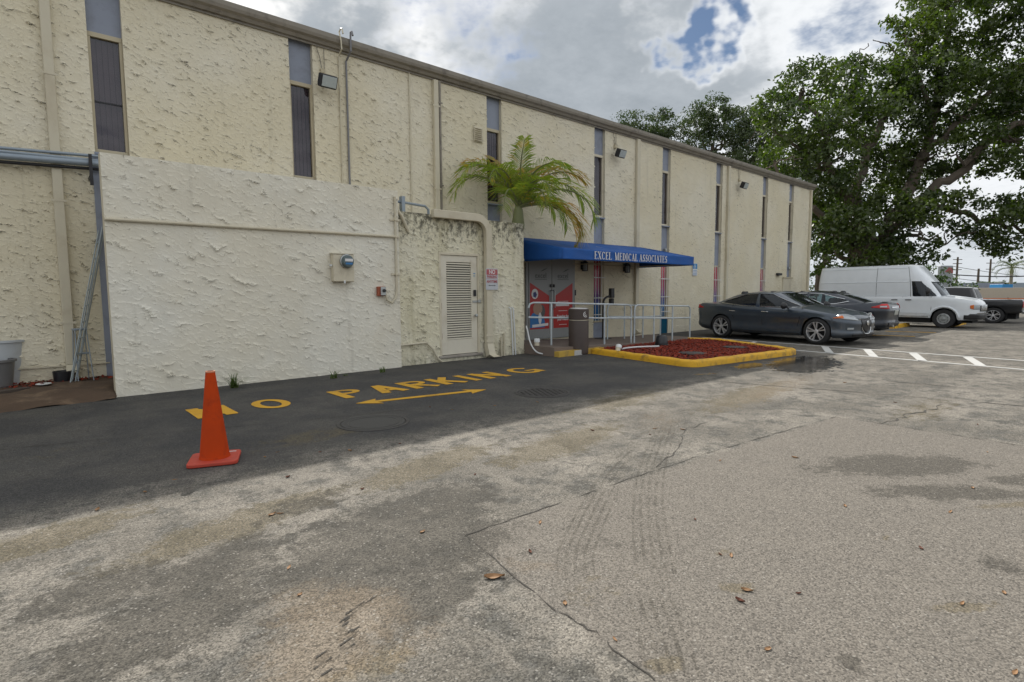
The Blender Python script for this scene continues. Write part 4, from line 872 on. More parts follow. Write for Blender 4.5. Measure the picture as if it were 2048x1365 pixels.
# ---------------------------------------------------------------- awning
def awning():
    x0, x1, yf, yb = 9.02, 14.40, 8.55, FY-.02; zb, zf, zw = 2.10, 2.34, 2.74
    r = empty('awning', (x0, yb, zb), 0, 'blue canvas entrance awning lettered Excel Medical Associates', 'awning'); o = Vector((x0, yb, zb))
    def W(p): return tuple(Vector(p)-o)
    def sheet(name, pts, nu, nv, sag, mat, thick=.004):
        a, b, c, d = (Vector(p) for p in pts); nrm = (b-a).cross(d-a).normalized(); G = np.zeros((nu+1, nv+1, 3))
        for i in range(nu+1):
            for j in range(nv+1):
                u, v = i/nu, j/nv; p = (a*(1-u)+b*u)*(1-v)+(d*(1-u)+c*u)*v
                p = p-nrm*(sag*math.sin(PI*v)*(.6+.4*math.cos(u*PI*2*nu/6.0))+.35*sag*math.sin(u*37+v*5)*math.sin(PI*v)); G[i, j] = p-o
        ob = grid_mesh(name, G, mat, r, True); m = ob.modifiers.new('thick', 'SOLIDIFY'); m.thickness = thick; return ob
    sheet('canopy', ((x0+.0, yf, zf), (x1, yf, zf), (x1, yb, zw), (x0+.0, yb, zw)), 60, 10, .04, M['blue_canvas'])
    sheet('valance', ((x0, yf-.003, zb), (x1, yf-.003, zb), (x1, yf-.003, zf), (x0, yf-.003, zf)), 60, 8, .009, M['blue_canvas'])
    for x in (x0-.003, x1+.003):
        sheet('side_curtain', ((x, yb, zb), (x, yf, zb), (x, yf, zf), (x, yb, zw)) if x < 10 else ((x, yf, zb), (x, yb, zb), (x, yb, zw), (x, yf, zf)), 12, 6, .008, M['blue_canvas'])
    fm = MB()
    for x in (x0+.03, (x0+x1)/2, x1-.03): fm.tube([W((x, yb, zb+.04)), W((x, yf+.03, zb+.04))], .016, 6).tube([W((x, yf+.03, zb+.04)), W((x, yf+.03, zf-.03)), W((x, yb, zw-.05))], .014, 6)
    fm.tube([W((x0+.03, yf+.03, zb+.04)), W((x1-.03, yf+.03, zb+.04))], .016, 6).tube([W((x0+.03, yb-.02, zb+.04)), W((x1-.03, yb-.02, zb+.04))], .016, 6)
    fm.build('awning_frame', M['frame'], r, True)
    # serif capitals
    def letter(ch, mb, x, h, k0):
        T, t = .17*h, .055*h; k = [k0]
        def Q(a, b, w):
            a, b = Vector(a), Vector(b); d = (b-a).normalized(); n = Vector((-d.y, d.x))*w/2; yy = -.012-.0006*k[0]; k[0] += 1
            mb.add([(x+p.x, yy, p.y) for p in (a-n, b-n, b+n, a+n)], [(0, 1, 2, 3)])
        def S(cx, z, w=.30): Q((cx-w*h/2, z), (cx+w*h/2, z), t)
        def A(cx, cz, rx, rz, a0, a1):
            yy = -.012-.0006*k[0]; k[0] += 1; vs_, fs = [], []; n = 16
            for i in range(n+1):
                a = a0+(a1-a0)*i/n; c, s = math.cos(a), math.sin(a); w = t+(T-t)*abs(c)
                vs_ += [(x+cx+rx*c, yy, cz+rz*s), (x+cx+(rx-w)*c, yy, cz+(rz-min(w, t*1.6))*s)]
                if i: fs.append((2*i-2, 2*i-1, 2*i+1, 2*i))
            mb.add(vs_, fs)
        hb, ht = t/2, h-t/2; L = T*.9
        if ch in 'EL':
            Q((L, 0), (L, h), T); S(L, hb); Q((L, hb), (.55*h, hb), t); Q((.54*h, 0), (.56*h, .2*h), t); S(L, ht) 
            if ch == 'E': Q((L, ht), (.53*h, ht), t); Q((.53*h, h), (.53*h, .82*h), t); Q((L, .52*h), (.42*h, .52*h), t); Q((.42*h, .42*h), (.42*h, .62*h), t*.8)
            return .66*h
        if ch == 'I': Q((L, 0), (L, h), T); S(L, hb); S(L, ht); return .42*h
        if ch == 'T': Q((.33*h, 0), (.33*h, h), T); S(.33*h, hb); Q((.02*h, ht), (.64*h, ht), t); Q((.03*h, h), (.03*h, .8*h), t); Q((.63*h, h), (.63*h, .8*h), t); return .70*h
        if ch == 'X': Q((.12*h, h), (.58*h, 0), T); Q((.57*h, h), (.12*h, 0), t*1.2); S(.13*h, ht); S(.56*h, ht, .24); S(.13*h, hb, .24); S(.57*h, hb); return .74*h
        if ch == 'A': Q((.10*h, 0), (.35*h, h), t*1.2); Q((.33*h, h), (.60*h, 0), T); Q((.2*h, .33*h), (.5*h, .33*h), t); S(.10*h, hb, .24); S(.60*h, hb); return .76*h
        if ch == 'M': Q((.12*h, 0), (.12*h, h), t*1.2); Q((.10*h, h), (.42*h, 0), T); Q((.42*h, 0), (.72*h, h), t*1.1); Q((.74*h, 0), (.74*h, h), T); S(.12*h, hb, .24); S(.74*h, hb); S(.10*h, ht, .2); S(.76*h, ht, .22); return .96*h
        if ch == 'D': Q((L, 0), (L, h), T); S(L, hb, .26); S(L, ht, .26); A(.25*h, h/2, .42*h, h/2, -PI/2, PI/2); Q((L, hb), (.27*h, hb), t); Q((L, ht), (.27*h, ht), t); return .78*h
        if ch == 'O': A(.38*h, h/2, .36*h, h/2, 0, 2*PI); return .82*h
        if ch == 'C': A(.38*h, h/2, .36*h, h/2, PI*.24, PI*1.76); Q((.62*h, .98*h), (.62*h, .72*h), t); return .74*h
        if ch == 'S':
            A(.28*h, .74*h, .21*h, .26*h, PI*.12, PI*1.35); A(.28*h, .27*h, .25*h, .27*h, -PI*.85, PI*.38); Q((.14*h, .58*h), (.44*h, .40*h), T); Q((.47*h, h), (.47*h, .78*h), t); Q((.05*h, 0), (.05*h, .24*h), t); return .60*h
        return .3*h
    xs_, xe = onwall(1188, 512, yf).x, onwall(1334, 522, yf).x; h = .178; root_z = 2.135
    lm = []; w = 0; gap = .05*h
    for ch in 'EXCEL  MEDICAL ASSOCIATES':
        if ch == ' ': w += .30*h; continue
        mb = MB(); adv = letter(ch, mb, w, h, 0); lm.append((ch, mb)); w += adv+gap
    sc = (xe-xs_)/w
    for ch, mb in lm:
        mb.xform(Matrix.Translation((xs_-o.x, yf-.003-o.y, root_z-o.z)) @ Matrix.Diagonal((sc, 1, 1, 1))); mb.build('letter', M['white_print'], r)
awning()
def wall_lamp(px, py, label):
    p = onwall(px, py, FY-.10); r = empty('wall_lantern', (p.x, FY-.015, p.z), 0, label, 'lantern', 'black lanterns under the awning')
    MB().bbox(-.05, .05, -.03, .0, -.09, .12, .006).build('back_plate', M['black'], r)
    MB().lathe([(.0, .16), (.03, .15), (.10, .09), (.085, .085), (.085, .07)], 8, (0, -.12, 0)).build('cap', M['black'], r)
    for k in range(8): a = 2*PI*k/8; MB().box(.078*math.cos(a)-.005, .078*math.cos(a)+.005, -.12+.078*math.sin(a)-.005, -.12+.078*math.sin(a)+.005, -.12, .085).build('cage_bar', M['black'], r)
    MB().lathe([(0, -.14), (.085, -.135), (.085, -.12), (.07, -.118)], 8, (0, -.12, 0)).build('base', M['black'], r)
    MB().lathe([(.062, -.116), (.066, .06), (.05, .08)], 12, (0, -.12, 0)).build('glass', M['lens'], r, True)
wall_lamp(1168, 533, 'black wall lantern right of the entrance doors'); wall_lamp(1253, 537, 'black wall lantern beside the downspout under the awning')
# small fittings: door card reader stalk, accessible-parking sign, lamp over the awning, wall tap at the end
p = onwall(1149, 590, FY-.03); r = empty('card_reader', (p.x, FY-.02, p.z), 0, 'thin dark card reader on the wall right of the entrance doors', 'card reader')
MB().bbox(-.05, .05, -.03, .0, -.02, .13, .006).build('box', M['darksteel'], r); MB().box(-.012, .012, -.016, .0, -.36, -.021).build('cable_cover', M['darksteel'], r)
p, q = onwall(1385, 527, FY-.02), onwall(1394, 552, FY-.02); r = empty('accessible_parking_sign', ((p.x+q.x)/2, FY-.022, (p.z+q.z)/2), 0, 'small blue and white accessible-parking sign on the wall', 'sign'); w, h = .15, (p.z-q.z)/2
MB().bbox(-w, w, -.008, 0, -h, h, .002).build('plate', M['white_print'], r)
MB().box(-w+.01, w-.01, -.0105, -.0085, .02, h-.01).build('blue_field', M['sign_blue'], r)
MB().lathe([(0, 0), (.022, 0)], 10, (-.01, -.0115, h-.06), 'y').box(-.025, -.005, -.0125, -.0115, .10, h-.09).box(-.024, .045, -.0135, -.0125, .10, .118).lathe([(.040, 0), (.055, 0)], 14, (-.012, -.0128, .088), 'y', PI*.75, PI*2.05).build('wheelchair_symbol', M['white_print'], r)
for k in range(4): MB().box(-w+.03, w-.03, -.0105, -.0085, -.04-k*.05, -.025-k*.05).build('caption_line', M['sign_blue'], r)
p = onwall(1334, 502, FY-.02); tag(MB().lathe([(0, .09), (.05, .07), (.055, -.03), (.03, -.09), (0, -.09)], 12, (p.x, FY+.035, p.z)).box(p.x-.02, p.x+.02, FY+.036, FY+.085, p.z-.02, p.z+.02).build('wall_lamp', M['steel'], None, True), 'small grey lamp on the panel above the right half of the awning', 'lamp')
p = onwall(1580, 537, FY); tag(MB().lathe([(0, .07), (.05, .05), (.05, -.03), (0, -.08)], 10, (p.x, FY+.035, p.z)).box(p.x-.02, p.x+.02, FY+.036, FY+.085, p.z-.02, p.z+.02).build('wall_lamp', M['steel'], None, True), 'small grey lamp above the far service door', 'lamp')
p = onwall(1558, 549, FY-.06); tag(MB().bbox(p.x-.18, p.x+.18, FY-.12, FY-.01, p.z-.05, p.z+.05, .01).build('wall_lamp', M['darksteel']), 'small dark wall fitting left of the far service door', 'lamp')
# floor-standing sanitiser stalk with curved arm
p = gnd(1206, 676, .10); r = empty('sanitiser_stand', (p.x, p.y, zramp(p.x)), 0, 'black curved sanitiser stand with dispenser by the lower window', 'stand')
MB().bbox(-.17, .17, -.17, .17, 0, .02, .006).build('base', M['black'], r)
MB().tube([tuple(q) for q in crom([(0, 0, .02), (0, 0, .9), (.02, -.01, 1.08), (.13, -.03, 1.16), (.26, -.05, 1.18)], 6)], .03, 8).build('pole', M['black'], r, True)
MB().bbox(.22, .36, -.11, .0, 1.13, 1.40, .01).build('notice_holder', M['black'], r); MB().bbox(.22, .34, -.12, .0, .92, 1.12, .02).build('dispenser', M['black'], r)
# ---------------------------------------------------------------- kerbed mulch bed
KA, KB, KC, KD = Vector((9.50, 8.12)), gnd(1385, 737).to_2d(), gnd(1602, 709).to_2d(), Vector((13.95, 7.55)); KE = Vector((13.6, 8.20))
def kerb_run(pts, w=.17, h=.125, r=.05):
    P = [Vector(p) for p in pts]; mb = MB(); prof = [(0, -.03), (0, h-.04), (.012, h-.015), (.04, h), (w-.04, h), (w-.012, h-.015), (w, h-.04), (w, -.03)]; n = len(prof); vs_ = []
    for i, p in enumerate(P):
        d0 = (P[i]-P[i-1]).normalized() if i else (P[1]-P[0]).normalized(); d1 = (P[i+1]-P[i]).normalized() if i < len(P)-1 else d0
        n0, n1 = Vector((-d0.y, d0.x)), Vector((-d1.y, d1.x)); m = (n0+n1).normalized(); m = m/max(.5, m.dot(n0))
        for o, z in prof: vs_.append((p.x+m.x*o, p.y+m.y*o, z+.006*math.sin(i*2.7+o*9)))
    return mb.add(vs_, [(i*n+k, i*n+k+1, (i+1)*n+k+1, (i+1)*n+k) for i in range(len(P)-1) for k in range(n-1)]+[tuple(range(n))[::-1], tuple(len(P)*n-n+k for k in range(n))])
def rounded(P, rad, n=5):
    out = [P[0]]
    for a, b, c in zip(P[:-2], P[1:-1], P[2:]):
        d0, d1 = (a-b).normalized(), (c-b).normalized(); s, e = b+d0*rad, b+d1*rad
        out += [s*(1-t)**2+b*2*t*(1-t)+e*t*t for t in np.linspace(0, 1, n)]
    return out+[P[-1]]
def dense(P, step=.3):
    out = []
    for a, b in zip(P[:-1], P[1:]):
        n = max(1, int((b-a).length/step)); out += [a+(b-a)*i/n for i in range(n)]
    return out+[P[-1]]
kl = dense(rounded([KA, KB, KC, KD, KE], .35))
tag(kerb_run(kl).build('yellow_kerb', M['yellow_kerb'], None, True), kind='structure')
bed = [KA+Vector((.18, -.02)), KB+Vector((.22, .15)), KC+Vector((-.10, .22)), KD+Vector((-.22, -.05)), KE+Vector((-.1, -.1)), Vector((10.0, 8.2))]
tag(MB().prism([b[:] for b in bed], -.02, .085).build('mulch_bed', plain('mulch_soil', (.10, .018, .010), .98, 0, .4, 12, .6, 50)), kind='structure')
def chips(name, poly, n, z, mat, smin=.02, smax=.06, hump=0.0):
    xs = np.array([p[0] for p in poly]); ys = np.array([p[1] for p in poly])
    X = rng.uniform(xs.min(), xs.max(), n*3); Y = rng.uniform(ys.min(), ys.max(), n*3); k = poly_mask(X, Y, [tuple(p) for p in poly]) > .5; X, Y = X[k][:n], Y[k][:n]; n = len(X)
    L, Wd = rng.uniform(smin, smax, n), rng.uniform(.006, .016, n); a = rng.uniform(0, 2*PI, n); ti = rng.uniform(-.5, .5, n); ro = rng.uniform(-.6, .6, n)
    d = np.stack([np.cos(a)*np.cos(ti), np.sin(a)*np.cos(ti), np.sin(ti)], -1); s = np.stack([-np.sin(a)*np.cos(ro), np.cos(a)*np.cos(ro), np.sin(ro)], -1)
    c = np.stack([X, Y, z+rng.uniform(0, .022, n)], -1); D, S = d*L[:, None]/2, s*Wd[:, None]
    V = np.stack([c-D-S, c+D-S*.6, c+D+S*.8, c-D+S], 1).reshape(-1, 3); return tag(np_mesh(name, V, np.arange(4*n).reshape(-1, 4), mat), 'loose red wood mulch chips', 'mulch', None, 'stuff')
tag(chips('mulch_chips', bed, 9000, .09, M['mulch']), 'loose red wood mulch chips filling the kerbed bed', 'mulch', None, 'stuff')
for px, py, rx, lab in ((1385, 706, .26, 'flat dark access lid in the mulch, nearer the corner'), (1470, 694, .24, 'flat dark access lid in the mulch, farther one')):
    p = gnd(px, py, .11); tag(MB().lathe([(rx+.02, 0), (rx+.02, .028), (rx, .03), (rx-.015, .022), (rx-.03, .03), (0, .032)], 22, (p.x, p.y, .083)).build('access_lid', M['iron'], None, True), lab, 'lid')
def pot(px, py, z, label):
    p = gnd(px, py, z); r = empty('bollard_cover', (p.x, p.y, .08), 0, label, 'cover')
    MB().lathe([(.15, 0), (.155, .05), (.13, .22), (.10, .25), (.0, .26)], 16).build('dome', M['bag'], r, True); MB().lathe([(.165, 0), (.168, .03), (.152, .04)], 16).build('foot', M['bag'], r, True)
pot(1323, 692, .08, 'black domed cover standing in the mulch by the railing')
for px, py, z, rz, lab, zb in ((1074, 691, .2, 0, 'white cleanout cap standing on the walk by the entrance doors', zramp(8.8)), (1235, 700, .12, .6, 'white cleanout cap tilted in the mulch behind the yellow kerb', .075)):
    p = gnd(px, py, z); r = empty('cleanout_pipe', (p.x, p.y, zb), 0, lab, 'pipe'); r.rotation_euler = (0, rz, .3)
    MB().lathe([(.055, 0), (.055, .10)], 16).build('pipe_body', M['cream_pipe'], r, True); MB().lathe([(.066, .085), (.066, .155), (.058, .165), (0, .166)], 16).build('cap', M['whiteplastic'], r, True)
h1 = gnd(1245, 698, .13); h2 = gnd(1318, 693, .12)
pipe('garden_hose', [tuple(q) for q in crom([tuple(h1), tuple(h1*.7+h2*.3+Vector((0, .12, .0))), tuple(h1*.3+h2*.7+Vector((0, .10, 0))), tuple(h2)], 6)], .018, M['whiteplastic'], 'white hose lying between the tilted cap and the black domed cover', 'hose')
# ---------------------------------------------------------------- trash can
p = gnd(1157, 708); r = empty('litter_bin', (p.x, p.y, 0), R_(-35), 'tall round brown litter bin with pale rim before the entrance', 'bin'); R0, H0 = .222, 1.02
MB().lathe([(R0-.02, .0), (R0, .02), (R0, H0*.72), (R0-.006, H0*.735)], 32).build('body', M['brown_bin'], r, True)
MB().lathe([(R0-.012, H0*.735), (R0-.012, H0*.752)], 32).build('groove', M['cream'], r, True)
MB().lathe([(R0-.004, H0*.752), (R0+.004, H0*.76), (R0+.004, H0*.965), (R0-.02, H0*.985)], 32).build('hood', M['brown_bin'], r, True)
MB().lathe([(R0-.018, H0*.98), (R0-.03, H0*1.0), (R0-.09, H0*1.005), (R0-.10, H0*.98), (0, H0*.97)], 32).build('rim', plain('worn_rim', (.55, .55, .54), .4, .3), r, True)
lg = MB(); 
for ri, ro, a0, a1 in ((.048, .062, PI*.55, PI*1.75), (.018, .030, PI*.5, PI*1.9)):
    n = 12; vs_, fs = [], []
    for i in range(n+1):
        a = a0+(a1-a0)*i/n
        for rr in (ri, ro):
            u, v = rr*math.cos(a), rr*math.sin(a); th = -PI*.34+u/R0; vs_.append(((R0+.006)*math.cos(th), (R0+.006)*math.sin(th), H0*.865+v))
        if i: fs.append((2*i-2, 2*i-1, 2*i+1, 2*i))
    lg.add(vs_, fs)
lg.build('bin_emblem', M['white_print'], r)
# ---------------------------------------------------------------- traffic cone
p = gnd(430, 922); r = empty('traffic_cone', (p.x, p.y, 0), R_(-20), 'orange traffic cone standing on the dark asphalt', 'cone')
s_ = .185; poly = []
for sx, sy, a0 in ((1, 1, 0), (-1, 1, PI/2), (-1, -1, PI), (1, -1, 3*PI/2)):
    for k in range(4): a = a0+PI/2*k/3; poly.append((sx*(s_-.04)+.04*math.cos(a), sy*(s_-.04)+.04*math.sin(a)))
MB().prism(poly, .004, .034).build('base', M['cone_base'], r, False, .007)
MB().lathe([(.118, .033), (.113, .05), (.110, .06), (.036, .735), (.034, .745), (.026, .745), (.024, .70)], 28).build('cone_body', M['orange'], r, True)
MB().lathe([(.0355, .738), (.0365, .744), (.034, .750), (.027, .750)], 28).build('rim', plain('cone_rim', (.55, .22, .12), .6), r, True)
q = MB().bbox(-.03, .03, -.008, .008, .0345, .037, .001).build('sticker', M['white_print'], r); q.location = (.12, .12, 0)
# ---------------------------------------------------------------- manholes
def manhole(px, py, rad, label, grate):
    p = gnd(px, py); r = empty('manhole_cover', (p.x, p.y, 0), .3, label, 'manhole cover')
    MB().lathe([(rad+.05, .002), (rad+.045, .008), (rad+.012, .008), (rad+.010, .003)], 36).build('ring', M['iron'], r)
    MB().lathe([(rad+.004, .003), (rad+.002, .009), (rad-.02, .009), (rad-.025, .006), (0, .006)], 36).build('lid', M['iron'] if grate else plain('dusty_iron', (.062, .06, .056), .8, .1, .2, 9, .4, 60), r)
    mb = MB()
    if grate:
        for i in range(-6, 7):
            for j in range(-6, 7):
                x, y = i*rad/6.8, j*rad/6.8
                if math.hypot(x, y) < rad-.04 and (i+j) % 2 == 0: mb.box(x-.016, x+.016, y-.016, y+.016, .0061, .012)
    else:
        for q in (rad-.06,): mb.lathe([(q, .0062), (q, .0085), (q-.012, .0085), (q-.012, .0062)], 36)
    tag(mb.build('raised_pattern', M['iron'], r), kind='stuff' if grate else None)
manhole(747, 846, .33, 'smooth round manhole cover below the yellow arrow', False)
manhole(1085, 786, .33, 'dark patterned manhole cover in a broken asphalt patch', True)
# ---------------------------------------------------------------- clutter at the left corner
GZ = .13
soil = [(-5, 8.75), (.3, 8.95), (1.0, 9.20), (1.13, 9.3), (1.13, FY-.02), (-5, FY-.02)]
mb = MB(); xs = np.linspace(-4, 1.13, 60); ys = np.linspace(0, 1, 14); G = np.zeros((60, 14, 3))
for i, x in enumerate(xs):
    y0 = 8.86+.05*x+.03*math.sin(x*3.1) if x < .9 else 9.30
    for j, v in enumerate(ys):
        y = y0+(FY-.01-y0)*v; G[i, j] = (x, y, GZ*min(1, v*3.0)**.7+.012*math.sin(x*9+j)+.006)
tag(grid_mesh('soil_strip', G, M['soil'], None, True), kind='structure')
tag(chips('mulch_chips', [(-1.2, 10.0), (.0, 9.9), (.25, 10.12), (.95, 10.12), (.97, FY-.02), (-1.2, FY-.02)], 600, GZ+.01, M['mulch']), 'loose red mulch chips along the foot of the left wall', 'mulch', None, 'stuff')
tag(MB().add([tuple(Vector((gnd(0, 806, .05).x-1.5, gnd(0, 806, .05).y-.55, z))+Vector((dx, dy, 0))) for z in (.0, .16) for dx, dy in ((0, 0), (.06, -.11), (1.80, .95), (1.74, 1.06))], [(0, 1, 2, 3), (4, 7, 6, 5), (0, 4, 5, 1), (1, 5, 6, 2), (2, 6, 7, 3), (3, 7, 4, 0)]).build('timber_edging', M['plank']), 'dark weathered timber edging board beside the left bins', 'timber')
def tub(px, py, r0, r1, h, mat, label, name, cat, z=GZ, rim=.02, lid=False):
    p = gnd(px, py, z); r = empty(name, (p.x, p.y, z), 0, label, cat)
    MB().lathe([(0, .0), (r0, .0), (r1, h), (r1-.012, h), (r0-.015, .02)], 26).build('body', mat, r, True)
    MB().lathe([(r1, h-.03), (r1+rim, h-.025), (r1+rim, h+.005), (r1-.012, h+.006)]+([(0, h+.02)] if lid else []), 26).build('rim', mat, r, True); return r
tub(5, 768, .27, .32, .62, M['bin_white'], 'large white plastic tub at the left edge', 'plastic_tub', 'tub')
p = gnd(5, 768, GZ)
tub(-12, 783, .19, .24, .42, M['bin_grey'], 'dark grey plastic bin in front of the large white tub', 'waste_bin', 'bin', GZ-.04)
bk = empty('bucket', (p.x-.12, p.y-.02, GZ+.630), 0, 'white lidded bucket standing on the large white tub', 'bucket')
MB().lathe([(0, 0), (.145, 0), (.165, .33)], 24).build('body', M['whiteplastic'], bk, True); MB().lathe([(.168, .31), (.178, .315), (.178, .35), (.16, .365), (0, .366)], 24).build('lid', M['whiteplastic'], bk, True)
for zz in (.21, .25, .285): MB().lathe([(.1605+zz*.02, zz-.012), (.172, zz-.01), (.172, zz), (.1605+zz*.02, zz+.002)], 24).build('rib', M['whiteplastic'], bk, True)
MB().lathe([(.153, .05), (.163, .19)], 24, a0=PI*1.15, a1=PI*1.75).build('printed_label', M['blue_print'], bk)
M['ladder'] = plain('weathered_aluminium', (.32, .36, .37), .5, .4, .2, 8)
# leaning ladder
f0, f1 = gnd(143, 771, GZ), gnd(152, 769, GZ); t0, t1 = Vector((.95, FY-.085, 2.33)), Vector((1.00, FY-.085, 2.40))
lad = empty('ladder', tuple(f0), 0, 'thin steel ladder leaning against the wall beside the enclosure', 'ladder')
f0, f1 = Vector((.47, 10.02, GZ)), Vector((.53, 10.09, GZ)); o = Vector(lad.location)
lad.location = f0; o = f0
for a, b in ((f0, t0), (f1, t1), (f0+Vector((.02, .09, 0)), t0+Vector((.02, .03, -.06))), (f1+Vector((.02, .09, 0)), t1+Vector((.02, .03, -.06)))): MB().tube([a-o, b-o], .010, 6).build('rail', M['ladder'], lad, True)
for k in range(9):
    u = (k+.7)/9.6; MB().tube([f0+(t0-f0)*u-o, f1+(t1-f1)*u-o], .008, 6).build('rung', M['ladder'], lad, True)
p = Vector((.56, 10.22, GZ)); p = Vector((.63, 10.24, GZ)); r = empty('step_stool', tuple(p), .2, 'small blue-grey folding step stool behind the ladder', 'stool'); r.scale = (.62, .62, .92)
MB().bbox(-.13, .13, -.09, .09, .80, .83, .006).build('top_step', M['grey_pipe'], r); MB().bbox(-.12, .12, -.12, -.02, .42, .45, .006).build('step', M['grey_pipe'], r)
for sx in (-1, 1):
    for y0_, y1_ in ((-.22, -.08), (.12, .06)): MB().tube([(sx*.15, y0_, 0), (sx*.11, y1_, .80)], .012, 6).build('leg', M['grey_pipe'], r, True)
tag(MB().lathe([(0, 0), (.10, 0), (.115, .16), (.10, .16), (.09, .02)], 16, (.40, 10.25, GZ)).build('plant_pot', M['bag'], None, True), 'small black pot at the foot of the ladder', 'pot')
tag(MB().lathe([(0, .012), (.05, .010), (.085, .02), (.09, .024), (.088, .03), (.05, .02), (0, .02)], 14, (.18, 10.02, GZ)).build('paper_plate', M['whiteplastic'], None, True), 'crumpled white paper plate on the mulch', 'litter')
# ---------------------------------------------------------------- weeds and dry leaves
def weed(px, py, n, h, label, Y=None):
    p = gnd(px, py); p.y = min(p.y, AY-.06); V, Fc = [], []
    for k in range(n):
        a = random.uniform(0, 2*PI); sp_ = random.uniform(.25, 1.0)*h*1.2; hh = h*random.uniform(.2, .75); w = random.uniform(.004, .009); b = Vector((random.uniform(-.05, .05), random.uniform(-.03, .03), 0)); d = Vector((math.cos(a), -abs(math.sin(a))*.5, 0)); s = Vector((-d.y, d.x, 0)).normalized()*w
        prev = len(V)
        for i in range(4):
            t = i/3; c = b+d*sp_*t**1.5+Vector((0, 0, hh*math.sin(t*1.75)/math.sin(1.57))); V += [c-s*(1-t*.92), c+s*(1-t*.92)]
            if i: Fc.append((prev+2*i-2, prev+2*i-1, prev+2*i+1, prev+2*i))
    o = MB().add(V, Fc).build('weed_tuft', M['grass']); o.location = (p.x, p.y, 0); return tag(o, label, 'weed')
weed(468, 776, 90, .34, 'tallest grass tuft at the wall foot behind the cone'); weed(668, 757, 40, .18, 'low weed tuft at the wall foot in the middle'); weed(765, 745, 30, .15, 'small weed tuft near the enclosure corner')
weed(690, 752, 12, .07, 'sparse weed sprig at the enclosure foot between two tufts')
def leaf_mesh(name, L, W, curl, mat, seed):
    rd = random.Random(seed); G = np.zeros((7, 5, 3))
    for i in range(7):
        u = i/6; wd = W*math.sin(PI*min(1, .06+u*.94))**.8
        for j in range(5):
            v = j/4*2-1; G[i, j] = (L*(u-.5), v*wd/2, .004+curl*(v*v*.5+(u-.5)**2*1.2)*L+.05*L*math.sin(u*5+rd.random()*.3)*v)
    o = grid_mesh(name, G, mat, None, True); return o
protos = [leaf_mesh('dry_leaf', .105, .05, .45, M['dry_leaf'], 1), leaf_mesh('dry_leaf', .085, .035, .6, M['dry_leaf2'], 2), leaf_mesh('dry_leaf', .10, .03, .3, M['dry_leaf'], 3)]
for o in protos: tag(o, 'small dry fallen leaf lying on the asphalt', 'leaf', 'dry leaves scattered on the asphalt')
spots = [(195, 1020), (576, 955), (560, 1028), (545, 1030), (725, 979), (578, 1136), (600, 1190), (1060, 1105), (1080, 1046), (1130, 1208), (1440, 1110), (1462, 1113), (1494, 1182), (1597, 1188), (1924, 1208), (2008, 1187), (1842, 1098), (2030, 1347), (1535, 1300), (1480, 1203), (1230, 1280), (845, 1065), (1300, 870), (1310, 858), (1365, 860), (950, 950), (960, 800), (990, 812), (860, 815), (905, 820), (700, 902), (640, 905), (350, 960), (530, 915), (420, 855), (1075, 805), (1690, 766), (1790, 806), (1440, 922), (1590, 916), (1955, 850), (1975, 905), (1945, 977), (800, 888), (555, 905), (290, 985), (1185, 862), (1900, 1025), (1690, 1013), (1390, 1040)]
for k, (px, py) in enumerate(spots):
    p = gnd(px, py); pr = protos[k % 3]; o = pr if k < 3 else pr.copy()
    if k >= 3: COL.objects.link(o)
    o.location = (p.x, p.y, .0); o.rotation_euler = (random.uniform(-.08, .08), random.uniform(-.08, .08), random.uniform(0, 2*PI)); s = random.uniform(.30, .55); o.scale = (s, s, s*.55)
    tag(o, 'small dry fallen leaf lying on the asphalt', 'leaf', 'dry leaves scattered on the asphalt')
o = leaf_mesh('dry_leaf', .10, .04, .35, M['dry_leaf'], 9); p = gnd(989, 1156); o.location = (p.x, p.y, -.002); o.rotation_euler = (.05, 0, -.6); o.scale = (1, 1, .6); tag(o, 'largest curled brown leaf on the dark stain in the foreground', 'leaf')
# ---------------------------------------------------------------- vehicles
def carpaint(name, col, metal=.55, rough=.32):
    m, t, b, out = newmat(name); tc = N(t, 'ShaderNodeTexCoord').outputs['Object']
    n = noise(t, tc, 3.0, 4, .6); sp = N(t, 'ShaderNodeSeparateXYZ'); t.links.new(tc, sp.inputs[0])
    c = mixc(t, 1.0, (*col,), math_n(t, 'MULTIPLY_ADD', n, .16, .92), 'MULTIPLY')
    low = math_n(t, 'MULTIPLY', sstep(t, sp.outputs[2], .2, .75, 1, 0), sstep(t, noise(t, tc, 7, 5, .6), .4, .7))
    c = mixc(t, math_n(t, 'MULTIPLY', low, .35), c, (.16, .14, .115))
    setin(t, b.inputs['Base Color'], c); b.inputs['Metallic'].default_value = metal; setin(t, b.inputs['Roughness'], math_n(t, 'MULTIPLY_ADD', low, .3, rough))
    b.inputs['Coat Weight'].default_value = .8; b.inputs['Coat Roughness'].default_value = .05; return m
M['paint_slate'] = carpaint('slate_paint', (.062, .080, .104)); M['paint_dark'] = carpaint('dark_blue_paint', (.020, .026, .038)); M['paint_white'] = carpaint('white_van_paint', (.76, .80, .84), 0.0, .4); M['paint_black'] = carpaint('black_paint', (.012, .012, .014), .2)
M['chrome'] = plain('chrome', (.72, .73, .74), .16, 1.0, .04); M['alloy'] = plain('alloy', (.62, .62, .63), .35, .6, .06); M['tint'] = glass('tinted_glass', (.30, .36, .38), .45); M['clear'] = glass('car_glass', (.62, .78, .80), .8); M['privacy'] = glass('privacy_glass', (.12, .13, .15), .3)
M['taillight'] = plain('tail_lamp', (.50, .012, .012), .15, 0, .1); M['amber'] = plain('amber_lamp', (.60, .14, .02), .2); M['headlamp'] = plain('head_lamp', (.42, .45, .47), .12, .3, .2, 20); M['interior'] = plain('car_interior', (.035, .035, .038), .8); M['trimblack'] = plain('black_trim', (.018, .018, .02), .4)
M['seam'] = plain('panel_gap', (.006, .006, .007), .8)
